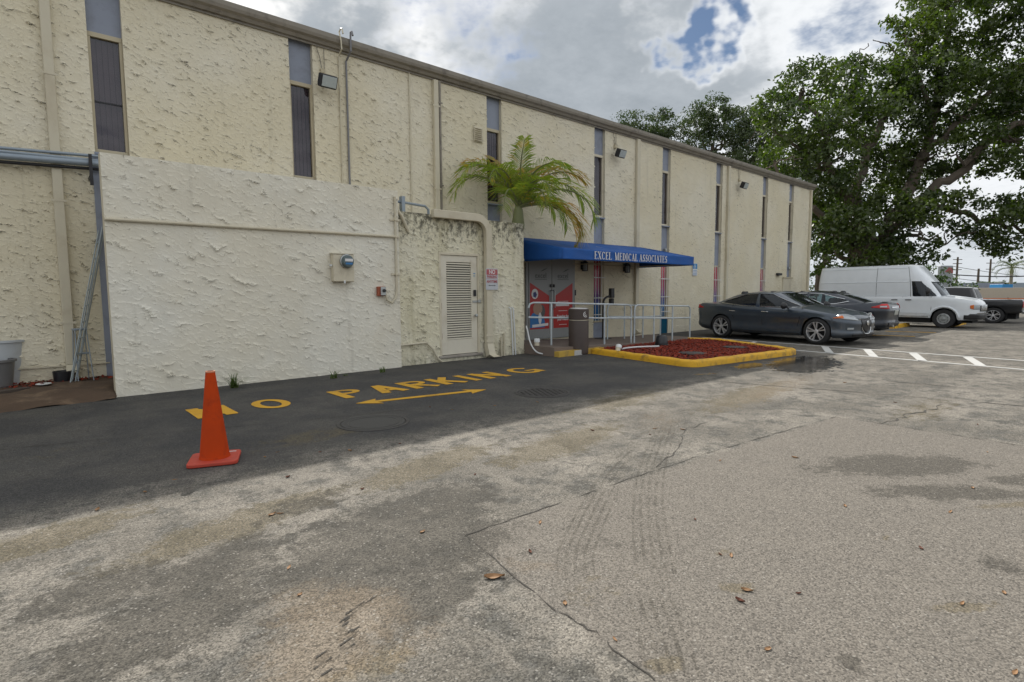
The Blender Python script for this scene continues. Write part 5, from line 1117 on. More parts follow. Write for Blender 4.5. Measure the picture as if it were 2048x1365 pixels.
def interp(x, tab): return float(np.interp(x, [t[0] for t in tab], [t[1] for t in tab]))
class Car:
    def __init__(s, name, label, cat, loc, heading, paint, spec):
        s.s = spec; s.paint = paint
        s.root = empty(name, loc, heading, label, cat)
        o = crom(spec['outline'], 14); s.O = o
        d = np.gradient(o, axis=0); d /= np.linalg.norm(d, axis=1)[:, None]+1e-9; s.Nrm = np.stack([d[:, 1], -d[:, 0]], -1)   # inward for front->rear along +y
        s.B, s.T = crom(spec['gbase'], 12), crom(spec['groof'], 12)
    def prof(s, t): return interp(t, s.s['inset'])
    def zs(s, x):
        sp = s.s; zt = interp(-x, [(-a, b) for a, b in sp['shoulder']][::1] if sp['shoulder'][0][0] > sp['shoulder'][-1][0] else sp['shoulder']); zb = interp(-x, [(-a, b) for a, b in sp['sill']])
        return zb, zt
    def arch(s, x, zb):
        for xa in s.s['axles']:
            r = s.s['arch']
            if abs(x-xa) < r: zb = max(zb, s.s['wheel_r']+math.sqrt(r*r-(x-xa)**2))
        return zb
    def P(s, i, z, side=1, off=0.0):       # point on the lower body skin at outline index i (float) and height z
        i0 = int(min(max(i, 0), len(s.O)-2)); f = i-i0; p = s.O[i0]*(1-f)+s.O[i0+1]*f; n = s.Nrm[i0]*(1-f)+s.Nrm[i0+1]*f; n = n/(np.linalg.norm(n)+1e-9)
        zb, zt = s.zs(p[0]); t = (z-zb)/(zt-zb); q = p-n*(-s.prof(t)+0)*1.0
        q = p+s.inw(n, p)*(s.prof(t)-off)
        return (q[0], q[1]*side, z)
    def inw(s, n, p):
        c = np.array([p[0]*.75, 0.0]) if abs(p[0]) > 1.6 else np.array([p[0], 0.0]); v = n if np.dot(n, c-p) > 0 else -n; return v
    def idx(s, x):       # outline index for a given x on the flank
        xs = s.O[:, 0]; return float(np.interp(-x, -xs, np.arange(len(xs))))
    def body(s):
        sp = s.s; nz = 12; rows = []
        for side in (1, -1):
            G = np.zeros((len(s.O), nz, 3))
            for i in range(len(s.O)):
                x = s.O[i][0]; zb, zt = s.zs(x); za = s.arch(x, zb) if s.O[i][1] > .45*sp['hw'] else zb
                za = min(za, zt-.02)
                for j, t in enumerate(np.linspace(0, 1, nz)): G[i, j] = s.P(i, za+(zt-za)*t, side)
            rows.append(G)
        L, Rr = rows
        V, Fq = [], []
        for G, flip in ((L, False), (Rr, True)):
            b = len(V); n, m = G.shape[:2]; V += [tuple(p) for p in G.reshape(-1, 3)]
            for i in range(n-1):
                for j in range(m-1):
                    f = (b+i*m+j, b+(i+1)*m+j, b+(i+1)*m+j+1, b+i*m+j+1); Fq.append(f[::-1] if flip else f)
        nd = 9; D = np.zeros((len(s.O), nd, 3))
        for i in range(len(s.O)):
            a, c = L[i, -1], Rr[i, -1]; cr = interp(-s.O[i][0], [(-x, y) for x, y in sp['crown']])
            for j in range(nd): v = j/(nd-1); p = a*(1-v)+c*v; D[i, j] = (p[0], p[1], p[2]+cr*(1-(2*v-1)**2)*min(1, abs(a[1])/.5))
        s.D = D
        b = len(V); V += [tuple(p) for p in D.reshape(-1, 3)]
        for i in range(len(s.O)-1):
            for j in range(nd-1): Fq.append((b+i*nd+j, b+i*nd+j+1, b+(i+1)*nd+j+1, b+(i+1)*nd+j))
        o = MB().add(V, Fq).build('body', s.paint, s.root, True)
        x0, x1 = sp['outline'][-1][0]+.18, sp['outline'][0][0]-.18; w = sp['hw']-.16
        fl = MB()
        xs_ = sorted([x1, x0]+[xa+k*sp['arch'] for xa in sp['axles'] for k in (-1, 1)])
        fl.box(x0+.1, x1-.1, -w+.30, w-.30, .22, sp['belly'])
        for a, c in ((xs_[0], xs_[1]), (xs_[2], xs_[3]), (xs_[4], xs_[5])): fl.box(max(a, x0+.45), min(c, x1-.40), -w, w, .21, sp['belly']-.02)
        fl.build('underbody', M['seam'], s.root)
    def Gp(s, k, v, side=1, off=0.0):
        sp = s.s; k0 = int(min(max(k, 0), len(s.B)-2)); f = k-k0; b = s.B[k0]*(1-f)+s.B[k0+1]*f; t = s.T[k0]*(1-f)+s.T[k0+1]*f
        zb = s.zs(b[0])[1]-.03+sp.get('gz', 0)*0; zt = interp(-t[0], [(-x, z) for x, z in sp['roofz']]); q = b*(1-v)+t*v
        out = np.array([q[0]-sp['gc'], q[1]*1.6]); out = out/(np.linalg.norm(out)+1e-9); bul = sp.get('bulge', .035)*math.sin(PI*min(v, 1)); q = q+out*(bul+off)
        return (q[0], q[1]*side, zb+(zt-zb)*v+off*.4)
    def cabin(s):
        sp = s.s; n, nv = len(s.B), 9; V, Fq = [], []; holes = sp['glass']
        for side in (1, -1):
            b = len(V)
            for i in range(n):
                for j in range(nv): V.append(s.Gp(i, j/(nv-1), side))
            for i in range(n-1):
                for j in range(nv-1):
                    kc, vc = i+.5, (j+.5)/(nv-1)
                    inside = any(k0 < kc < k1 and lo(kc) < vc < hi(kc) for (_, k0, k1, lo, hi, _m, bs) in holes)
                    if inside and not sp.get('solid'): continue
                    f = (b+i*nv+j, b+(i+1)*nv+j, b+(i+1)*nv+j+1, b+i*nv+j+1); Fq.append(f if side == 1 else f[::-1])
        nd = 9; b = len(V); rc = sp['roofcrown']
        for i in range(n):
            a, c = np.array(s.Gp(i, 1, 1)), np.array(s.Gp(i, 1, -1))
            for j in range(nd): v = j/(nd-1); p = a*(1-v)+c*v; V.append((p[0], p[1], p[2]+rc*(1-(2*v-1)**2)*min(1, abs(a[1])/.4)))
        for i in range(n-1):
            for j in range(nd-1): Fq.append((b+i*nd+j, b+i*nd+j+1, b+(i+1)*nd+j+1, b+(i+1)*nd+j))
        cab = MB().add(V, Fq).build('cabin', s.paint, s.root, True)
        for (nm, k0, k1, lo, hi, mat, both) in holes:
            nu, nw = max(8, int((k1-k0)*1.2)), 10
            for side in ((1, -1) if both != 'mid' else (0,)):
                G = np.zeros((nu+1, nw+1, 3))
                if side == 0:
                    for i in range(nu+1):
                        k = k0+(k1-k0)*i/nu   # spans both sides through the centre line
                        sd = 1 if k >= 0 else -1
                        kk = abs(k) if sp['front_mid'](nm) else len(s.B)-1-abs(k)
                        for j in range(nw+1): G[i, j] = s.Gp(kk, lo(kk)+(hi(kk)-lo(kk))*j/nw, sd, .006)
                else:
                    for i in range(nu+1):
                        k = k0+(k1-k0)*i/nu
                        for j in range(nw+1): G[i, j] = s.Gp(k, lo(k)+(hi(k)-lo(k))*j/nw, side, .006)
                grid_mesh(nm, G, mat, s.root, True)
                if side == 0: continue
                if sp.get('trim') and 'side' in nm:
                    line = [s.Gp(k0+(k1-k0)*i/16, lo(k0+(k1-k0)*i/16), side, .012) for i in range(17)]
                    MB().tube(line, .011, 5).build('window_trim', sp['trim'], s.root, True)
                    line = [s.Gp(k0+(k1-k0)*i/16, hi(k0+(k1-k0)*i/16), side, .012) for i in range(17)]
                    MB().tube(line, .009, 5).build('window_trim', sp['trim'], s.root, True)
    def patch(s, nm, i0, i1, lo, hi, mat, sides=(1, -1), off=.008, nu=12, nz=6, thick=True):
        for side in sides:
            G = np.zeros((nu+1, nz+1, 3))
            for a in range(nu+1):
                i = i0+(i1-i0)*a/nu; u = a/nu
                for j in range(nz+1): G[a, j] = s.P(i, lo(u)+(hi(u)-lo(u))*j/nz, side, off*(math.sin(PI*min(max(u, .08), .92))**.3))
            o = grid_mesh(nm, G, mat, s.root, True)
            m = o.modifiers.new('thick', 'SOLIDIFY'); m.thickness = .012; m.offset = 0
    def seam(s, pts, side, w=.005):
        MB().tube([s.P(s.idx(x), z, side, .001) for x, z in pts], w, 4).build('panel_gap', M['seam'], s.root)
    def wheels(s, style):
        r = s.s['wheel_r']; wd = s.s.get('tyre_w', .215); rr = r*s.s.get('rim', .70)
        for xa in s.s['axles']:
            for side in (1, -1):
                e = empty('wheel', (xa, side*(s.s['track']), r)); e.parent = s.root; e.rotation_euler = (0, 0, 0 if side == 1 else PI)
                h = wd/2
                MB().lathe([(rr-.01, -h+.01), (rr+.02, -h), (r-.025, -h+.012), (r-.004, -h+.04), (r, -h*.4), (r, h*.4), (r-.004, h-.04), (r-.025, h-.012), (rr+.02, h), (rr-.004, h-.012)], 40, axis='y').build('tyre', M['rubber'], e, True)
                MB().lathe([(rr, h-.016), (rr-.012, h-.012), (rr-.022, h-.03), (rr-.03, -h+.02)], 40, axis='y').build('rim', M['alloy'], e, True)
                MB().lathe([(rr-.03, .0), (0, .0)], 24, axis='y').build('brake_disc', M['seam'], e)
                if style == 'spokes':
                    for k in range(5):
                        for da in (-.16, .16):
                            a = 2*PI*k/5+.2; mb = MB(); c0, c1 = a+da*.55, a+da*1.25; pr = [(.04, c0), (rr-.012, c1)]; n = Vector((-math.sin(a), 0, math.cos(a)))
                            A_ = Vector((.04*math.cos(c0), 0, .04*math.sin(c0))); B_ = Vector(((rr-.014)*math.cos(c1), 0, (rr-.014)*math.sin(c1)))
                            w0, w1 = n*.010, n*.017
                            mb.add([A_-w0+Vector((0, h-.035, 0)), A_+w0+Vector((0, h-.035, 0)), B_+w1+Vector((0, h-.022, 0)), B_-w1+Vector((0, h-.022, 0)), A_-w0+Vector((0, h-.07, 0)), A_+w0+Vector((0, h-.07, 0)), B_+w1+Vector((0, h-.07, 0)), B_-w1+Vector((0, h-.07, 0))], [(3, 2, 1, 0), (4, 5, 6, 7), (0, 1, 5, 4), (2, 3, 7, 6), (1, 2, 6, 5), (3, 0, 4, 7)])
                            mb.build('spoke', M['alloy'], e)
                    MB().lathe([(.055, h-.06), (.055, h-.034), (.04, h-.028), (0, h-.027)], 16, axis='y').build('hub', M['alloy'], e, True)
                else:
                    MB().lathe([(rr-.02, h-.05), (rr*.72, h-.045), (rr*.62, h-.02), (rr*.36, h-.02), (rr*.30, h+.0), (0, h+.005)], 32, axis='y').build('wheel_cover', M['steel'], e, True)
                    for k in range(7):
                        a = 2*PI*k/7; MB().lathe([(0, 0), (rr*.085, 0)], 10, (rr*.70*math.cos(a), h-.036, rr*.70*math.sin(a)), 'y').build('hole', M['seam'], e)
    def seats(s, xs_, z=.62):
        for x in xs_:
            for y in (-.38, .38):
                MB().bbox(x-.10, x+.06, y-.24, y+.24, z-.1, z+.55, .05).bbox(x-.10, x+.02, y-.13, y+.13, z+.58, z+.76, .04).build('seat', M['interior'], s.root)
    def mirror(s, x, y, z, mat, cap=None, w=.12, h=.09, d=.10):
        for side in (1, -1):
            m = MB().lathe([(0, -d*.9), (w*.55, -d*.75), (w*.95, -d*.2), (w, d*.15), (w*.9, d*.18), (0, d*.16)], 16, axis='x'); m.v = [(p[0], p[1], p[2]*h/w) for p in m.v]
            m.xform(Matrix.Rotation(PI, 4, 'Z')); m.xform(Matrix.Translation((x, side*y, z)))
            m.tube([(x-.01, side*(y-w*.7), z-.02), (x, side*(y-w*1.8), z-.07)], .022, 6)
            m.build('mirror', mat, s.root, True)
            if cap: q = MB().lathe([(w*.75, 0), (w*.7, -.006), (0, -.008)], 14, axis='x'); q.v = [(p[0], p[1], p[2]*h/w) for p in q.v]; q.xform(Matrix.Translation((x-d*.19, side*y, z))); q.build('mirror_glass', cap, s.root, True)
const = lambda c: (lambda k: c)
def lin(k0, v0, k1, v1): return lambda k: v0+(v1-v0)*min(1, max(0, (k-k0)/(k1-k0)))
SED = dict(hw=.925, axles=(1.41, -1.415), wheel_r=.338, arch=.372, track=.80, belly=.62, rim=.74,
    outline=[(2.21, 0), (2.19, .30), (2.12, .58), (1.96, .80), (1.62, .895), (1.1, .918), (.3, .925), (-.6, .925), (-1.2, .915), (-1.75, .89), (-2.2, .82), (-2.42, .66), (-2.49, .35), (-2.51, 0)],
    shoulder=[(2.21, .70), (2.1, .755), (1.88, .82), (1.4, .895), (.95, .965), (.4, .965), (-.4, .98), (-1.2, 1.02), (-1.9, 1.06), (-2.3, 1.07), (-2.51, 1.03)],
    sill=[(2.40, .22), (2.0, .19), (1.0, .205), (-1.0, .205), (-2.0, .23), (-2.51, .30)],
    inset=[(0, .10), (.06, .035), (.18, .012), (.34, .030), (.52, .020), (.68, .004), (.74, .0), (.80, .014), (.92, .030), (.97, .055), (1.0, .095)],
    crown=[(2.40, .02), (2.1, .055), (1.5, .085), (.9, .08), (-1.6, .03), (-2.4, .03), (-2.51, .0)],
    gbase=[(1.12, 0), (1.08, .38), (.88, .66), (.45, .80), (-.15, .83), (-.75, .82), (-1.25, .77), (-1.62, .70), (-1.90, .56), (-2.02, .3), (-2.05, 0)],
    groof=[(.18, 0), (.16, .28), (.06, .50), (-.10, .565), (-.32, .58), (-.58, .58), (-.82, .57), (-1.02, .54), (-1.18, .46), (-1.24, .26), (-1.26, 0)],
    roofz=[(.3, 1.385), (0, 1.405), (-.35, 1.415), (-.8, 1.39), (-1.2, 1.335), (-1.3, 1.32)], roofcrown=.045, gc=-.4, bulge=.03)
SED['shoulder'] = [(x, z*.95) for x, z in SED['shoulder']]; SED['roofz'] = [(x, z*.94) for x, z in SED['roofz']]
# cabin index: 12 samples per control span -> 0..120
def sedan(name, label, loc, heading, paint, front_glass, kink, trim, tail, rear_glass=None):
    sp = dict(SED); sp['trim'] = trim; sp['front_mid'] = lambda nm: nm == 'windscreen'
    win_hi = lambda k: .90 if k < 66 else max(.24, .90-(k-66)/22*.52)
    win_lo = (lambda k: .10 if k < 66 else .10+max(0, (k-70))/16*.20) if kink else (lambda k: .10+max(0, (k-60))/26*.10)
    fr_hi = lambda k: min(.90, .16+(k-20)/11*.74)
    sp['glass'] = [('windscreen', -17, 17, const(.05), const(.97), M['clear'] if front_glass is M['clear'] else M['tint'], 'mid'), ('rear_window', -17, 17, const(.10), const(.95), M['privacy'], 'mid'),
                   ('side_window', 21, 49, const(.10), fr_hi, front_glass, 'two'), ('side_window', 51.5, 84, win_lo, win_hi, rear_glass or front_glass, 'two')]
    c = Car(name, label, 'car', loc, heading, paint, sp); c.body(); c.cabin(); c.wheels('spokes'); c.seats((-.05, -.95), .60)
    for side in (1, -1):
        c.seam([(1.02, .95), (1.0, .70), (.92, .45), (.88, .22)], side); c.seam([(-.07, .97), (-.08, .6), (-.06, .24)], side); c.seam([(-1.02, 1.0), (-1.10, .86), (-1.0, .66), (-.98, .60)], side)
        c.seam([(.86, .26), (0, .255), (-.96, .26)], side, .004)
        for x in (.02, -1.0): MB().tube([c.P(c.idx(x+.10), .80, side, .028), c.P(c.idx(x), .805, side, .036), c.P(c.idx(x-.10), .81, side, .028)], .014, 6).build('door_handle', M['chrome'] if trim else c.paint, c.root, True)
        MB().tube([c.P(c.idx(x), .255, side, .004) for x in np.linspace(.95, -1.0, 14)], .012, 5).build('sill_trim', M['trimblack'] if not kink else M['chrome'], c.root, True)
    c.mirror(.62, 1.03, .98, c.paint if kink else M['trimblack'])
    nI = len(c.O)-1
    if not tail:
        c.patch('head_lamp', 16, 45, lambda u: .62+.06*u, lambda u: .70+.09*math.sin(u*2.2), M['headlamp']); c.patch('marker_lamp', 38, 49, lambda u: .685, lambda u: .76-.06*u, M['amber'], off=.011)
        c.patch('grille', 0, 11, lambda u: .30+.16*u, lambda u: .66, M['trimblack'], off=.006)
        for side in (1, -1): MB().tube([c.P(0, .29, side, .015), c.P(5, .30, side, .016), c.P(9, .40, side, .016), c.P(13.5, .66, side, .014)], .012, 6).build('grille_trim', M['chrome'], c.root, True)
        c.patch('fog_lamp', 24, 33, lambda u: .40, lambda u: .45, M['headlamp']); c.patch('lower_intake', 0, 26, lambda u: .235, lambda u: .29, M['trimblack'], off=.005)
        MB().lathe([(0, .012), (.06, .008), (.06, 0)], 16, (2.22, 0, .56), 'x').build('badge', M['chrome'], c.root, True)
    c.patch('tail_lamp', nI-46, nI-22, lambda u: .86-.04*u+.02, lambda u: .90+.08*min(1, u*2.2), M['taillight'], off=.012)
    if tail:
        c.patch('tail_lamp_lens', nI-38, nI-27, lambda u: .885, lambda u: .93, M['headlamp'], off=.018)
    c.patch('rear_trim', nI-14, nI, lambda u: .86, lambda u: .90, M['chrome']); c.patch('number_plate', nI-7, nI, lambda u: .66, lambda u: .80, plain('plate_'+name, (.45, .46, .42), .5), off=.012); c.patch('rear_valance', nI-22, nI, lambda u: .34, lambda u: .46, M['trimblack'])
    MB().tube([c.P(nI-13, .36, 1, .02), c.P(nI-13, .36, 1, .06)], .04, 10).build('exhaust_tip', M['chrome'], c.root)
    return c
fw, rw = gnd(1633, 690), gnd(1441, 675.5); d = (fw-rw).normalized(); nrm = Vector((-d.y, d.x, 0))
if nrm.x < 0: nrm = -nrm
mid = (fw+rw)/2 + nrm*.86; h1 = math.atan2(d.y, d.x)
sedan('sedan', 'slate grey saloon parked nose out beside the mulch bed', (mid.x, mid.y, 0), h1, M['paint_slate'], M['privacy'], False, M['chrome'], False, M['privacy'])
sedan('sedan', 'dark blue saloon parked nose in, red tail lamps, before the white van', (18.75, 7.22, 0), PI/2+.02, M['paint_dark'], M['clear'], True, M['chrome'], True)
# high-roof van
VAN = dict(hw=1.0, axles=(1.85, -1.86), wheel_r=.385, arch=.45, track=.86, belly=.8, rim=.58, tyre_w=.25,
    outline=[(3.00, 0), (2.98, .40), (2.90, .72), (2.70, .90), (2.3, .985), (1.6, 1.0), (.5, 1.01), (-.8, 1.01), (-1.8, 1.01), (-2.6, 1.0), (-2.98, .97), (-3.06, .85), (-3.08, .4), (-3.08, 0)],
    shoulder=[(3.00, .98), (2.8, 1.13), (2.4, 1.20), (1.9, 1.26), (1.5, 1.30), (.5, 1.30), (-3.08, 1.30)],
    sill=[(3.0, .36), (2.3, .34), (1.2, .42), (-3.08, .42)],
    inset=[(0, .06), (.08, .02), (.2, .012), (.24, .0), (.30, .012), (.7, .0), (.93, .004), (1.0, .03)],
    crown=[(3.0, .02), (2.6, .07), (1.6, .09), (1.0, .05), (-3.08, .0)],
    gbase=[(1.85, 0), (1.82, .45), (1.66, .80), (1.20, .965), (.55, .975), (-.3, .975), (-1.2, .975), (-2.2, .972), (-2.92, .94), (-3.02, .5), (-3.03, 0)],
    groof=[(.85, 0), (.83, .42), (.76, .74), (.63, .86), (.47, .885), (-.3, .89), (-1.2, .89), (-2.2, .89), (-2.84, .86), (-2.93, .45), (-2.94, 0)],
    roofz=[(.9, 2.57), (.5, 2.62), (-1.2, 2.62), (-2.85, 2.60)], roofcrown=.05, gc=-.6, bulge=.05, solid=False)
def van():
    sp = dict(VAN); sp['trim'] = None; sp['front_mid'] = lambda nm: nm == 'windscreen'
    whi = lambda k: min(.50, .05+(k-25.5)/9*.47)
    sp['glass'] = [('windscreen', -20, 20, const(.03), const(.47), M['tint'], 'mid'), ('side_window', 26.5, 44.5, const(.03), whi, M['privacy'], 'two')]
    f = gnd(1890, 656); mx, my = f.x+.98*.87-.35, f.y+1.85*.87
    c = Car('high_roof_van', 'white high-roof panel van parked nose out beside the dark saloon', 'van', (mx, my, 0), -PI/2, M['paint_white'], sp)
    c.body(); c.cabin(); c.wheels('cover'); c.seats((.35,), .75); c.root.scale = (.87, .87, .87)
    for side in (1, -1):
        c.seam([(1.42, 1.28), (1.42, .8), (1.36, .46)], side, .007); c.seam([(.40, 1.28), (.40, .46)], side, .007); c.seam([(-1.05, 1.28), (-1.05, .46)], side, .007); c.seam([(1.36, .47), (.4, .47), (-1.0, .47)], side, .006)
        for k, va, vb in ((45.8, .0, .95), (64, .0, .95)): MB().tube([c.Gp(k, va+(vb-va)*i/8, side, .002) for i in range(9)], .007, 4).build('panel_gap', M['seam'], c.root)
        for v, k0, k1 in ((.48, 47, 95), (.05, 47, 95), (.92, 47, 95)): MB().tube([c.Gp(k0+(k1-k0)*i/20, v, side, .0) for i in range(21)], .018, 5).build('panel_ridge', c.paint, c.root, True)
        for x in (.62, .12): MB().tube([c.P(c.idx(x+.11), 1.16, side, .02), c.P(c.idx(x), 1.165, side, .03), c.P(c.idx(x-.11), 1.16, side, .02)], .018, 6).build('door_handle', M['trimblack'], c.root, True)
        xa = 1.85; MB().tube([c.P(c.idx(xa+.50*math.cos(a)), .385+.50*math.sin(a), side, .012) for a in np.linspace(.1, PI-.1, 18)], .030, 6).build('arch_flare', c.paint, c.root, True)
        MB().tube([c.P(c.idx(x), .62, side, .004) for x in np.linspace(1.3, -2.6, 16)], .010, 5).build('rub_strip', c.paint, c.root, True)
    c.mirror(1.30, 1.17, 1.52, M['trimblack'], M['chrome'], .13, .17, .13)
    c.patch('front_bumper', 0, 50, lambda u: .37, lambda u: .60 if u < .9 else .55, M['trimblack'], off=.02, nu=20); c.patch('chrome_bumper', 0, 30, lambda u: .61, lambda u: .66, M['chrome'], off=.03)
    c.patch('grille', 0, 22, lambda u: .70, lambda u: .96-.02*u, M['trimblack'], off=.012)
    for u0 in (2, 9, 16): c.patch('grille_bar', u0, u0+3, lambda u: .70, lambda u: .95, M['chrome'], off=.03, nu=3)
    c.patch('head_lamp', 23, 38, lambda u: .78, lambda u: .97, M['headlamp'], off=.012); c.patch('marker_lamp', 37.5, 43, lambda u: .79+.03*u, lambda u: .97-.03*u, M['amber'], off=.014)
    nI = len(c.O)-1; c.patch('tail_lamp', nI-34, nI-28, lambda u: .85, lambda u: 1.2, M['taillight']); return c
VANC = van()
PICK = dict(hw=1.0, axles=(1.75, -1.85), wheel_r=.41, arch=.47, track=.86, belly=.9, rim=.66, tyre_w=.27,
    outline=[(2.75, 0), (2.73, .5), (2.62, .82), (2.3, .96), (1.6, .99), (.6, 1.0), (-.6, 1.0), (-1.6, 1.0), (-2.4, .99), (-2.80, .96), (-2.88, .85), (-2.90, .4), (-2.90, 0)],
    shoulder=[(2.75, 1.05), (2.3, 1.16), (1.2, 1.20), (-.8, 1.20), (-.9, 1.22), (-2.90, 1.22)], sill=[(2.75, .45), (1, .48), (-2.0, .50), (-2.9, .55)],
    inset=[(0, .05), (.1, .02), (.3, .015), (.6, .0), (.92, .006), (1.0, .035)], crown=[(2.75, .02), (2.0, .07), (1, .06), (-2.9, .0)],
    gbase=[(1.25, 0), (1.22, .45), (1.05, .78), (.6, .93), (.1, .94), (-.4, .94), (-.85, .93), (-1.15, .88), (-1.22, .5), (-1.22, 0)],
    groof=[(.40, 0), (.38, .40), (.28, .62), (.15, .70), (-.1, .72), (-.4, .72), (-.7, .71), (-.92, .66), (-.98, .4), (-.98, 0)],
    roofz=[(.4, 1.84), (-.3, 1.88), (-1.0, 1.84)], roofcrown=.04, gc=-.2, bulge=.02)
def pickup():
    sp = dict(PICK); sp['trim'] = None; sp['front_mid'] = lambda nm: nm == 'windscreen'
    sp['glass'] = [('windscreen', -15, 15, const(.05), const(.95), M['trimblack'], 'mid'), ('rear_window', -14, 14, const(.15), const(.9), M['trimblack'], 'mid'), ('side_window', 22, 46, const(.08), lambda k: min(.88, .15+(k-22)/10*.75), M['trimblack'], 'two'), ('side_window', 48, 78, const(.08), const(.88), M['trimblack'], 'two')]
    t = gnd(1985, 647)
    c = Car('pickup_truck', 'black pickup truck parked beyond the white van, red tail lamp showing', 'truck', (t.x+.95*.85, t.y+1.85*.85, 0), PI/2, M['paint_black'], sp)
    c.body(); c.cabin(); c.wheels('spokes'); c.root.scale = (.85, .85, .78); nI = len(c.O)-1
    c.patch('tail_lamp', nI-31, nI-25, lambda u: .82, lambda u: 1.14, M['taillight'], off=.015); c.patch('rear_bumper', nI-30, nI, lambda u: .50, lambda u: .66, M['chrome'], off=.05)
    c.patch('number_plate', nI-6, nI, lambda u: .70, lambda u: .84, M['white_print'], off=.015)
    MB().box(-3.15, -2.9, -.03, .03, .45, .52).build('tow_bar', M['darksteel'], c.root)
    for side in (1, -1): c.seam([(1.0, 1.18), (1.0, .55)], side, .006); c.seam([(-.1, 1.18), (-.1, .55)], side, .006); c.seam([(-1.2, 1.2), (-1.2, .55)], side, .008)
    return c
pickup()
# second black roof seen behind the van bonnet
# ---------------------------------------------------------------- wheel stops
for px, py, lab, L in ((1905, 653, 'yellow concrete wheel stop under the nose of the white van', 1.9), (1800, 655, 'yellow wheel stop in shade below the side of the white van', 1.9)):
    p = gnd(px, py); x0 = p.x; mb = MB(); prof = [(-.09, 0), (-.07, .11), (-.05, .13), (.05, .13), (.07, .11), (.09, 0)]; n = 6
    mb.add([(x, o, z) for x in (-L/2, -L/2+.05, L/2-.05, L/2) for o, z in prof], [(i*n+k, i*n+k+1, (i+1)*n+k+1, (i+1)*n+k) for i in range(3) for k in range(5)]+[tuple(range(n))[::-1], tuple(18+k for k in range(n))])
    o = mb.build('wheel_stop', M['yellow_kerb']); o.location = (x0+L/2 if px > 1850 else x0, p.y, 0); tag(o, lab, 'wheel stop', 'yellow wheel stops')
# ---------------------------------------------------------------- trees and planting
def leaf_cloud(name, centers, radii, per, size, mat, parent, droop=.3, aspect=.5, up=.3):
    n = len(centers)*per
    C = np.repeat(np.asarray(centers), per, 0); Rr = np.repeat(np.asarray(radii), per)
    v = rng.normal(size=(n, 3)); v /= np.linalg.norm(v, axis=1)[:, None]; rad = Rr*rng.uniform(.15, 1, n)**.6
    P = C+v*rad[:, None]*np.array([1, 1, .62])
    nrm = rng.normal(size=(n, 3))*.75+v*.35+np.array([0, 0, up]); nrm /= np.linalg.norm(nrm, axis=1)[:, None]
    d = rng.normal(size=(n, 3))+v*.8; d[:, 2] -= droop; d -= nrm*(d*nrm).sum(1)[:, None]; d /= np.linalg.norm(d, axis=1)[:, None]+1e-9
    s = np.cross(nrm, d); L = size*rng.uniform(.6, 1.3, n); W = L*aspect
    D, S, Nn = d*L[:, None], s*W[:, None]/2, nrm*(L*.10)[:, None]
    V = np.stack([P-D*.5, P+D*.08-S-Nn, P+D*.5-Nn*1.5, P+D*.08+S-Nn], 1).reshape(-1, 3)
    return np_mesh(name, V, np.arange(4*n).reshape(-1, 4), mat, parent)
def blobs_to_clumps(blobs, dens, r0, r1):
    cs, rs = [], []
    for (px, py, rx, ry, dep, dd) in blobs:
        k = dep/F_PX; c = at(px, py, dep); a, b = rx*k, ry*k; n = int(dens*a*b*PI*1.0)+3
        for _ in range(n):
            v = Vector(rng.normal(size=3)).normalized()*random.uniform(.25, 1)**.45
            p = c+RIGHT*v.x*a+UP*v.y*b+Vector((FWD.x, FWD.y, 0))*v.z*dd; cs.append(p[:]); rs.append(random.uniform(r0, r1))
    return np.array(cs), np.array(rs)
def limb(mb, pts, r0, r1, jit=.12, n=8):
    P = crom([tuple(p) for p in pts], 5); m = len(P); Q = [tuple(np.array(p)+rng.normal(size=3)*jit*(0 if i in (0, m-1) else 1)) for i, p in enumerate(P)]
    mb.tube(Q, [r0+(r1-r0)*(i/(m-1))**.8 for i in range(m)], n)
M['leaf_big'] = leafmat('almond_leaf', (.024, .047, .007), (.082, .118, .015), .40, .35)
M['leaf_bg'] = leafmat('fig_leaf', (.035, .060, .022), (.070, .095, .036), .32, .3)
M['leaf_bush'] = leafmat('bush_leaf', (.030, .065, .015), (.085, .15, .025), .3, .6)
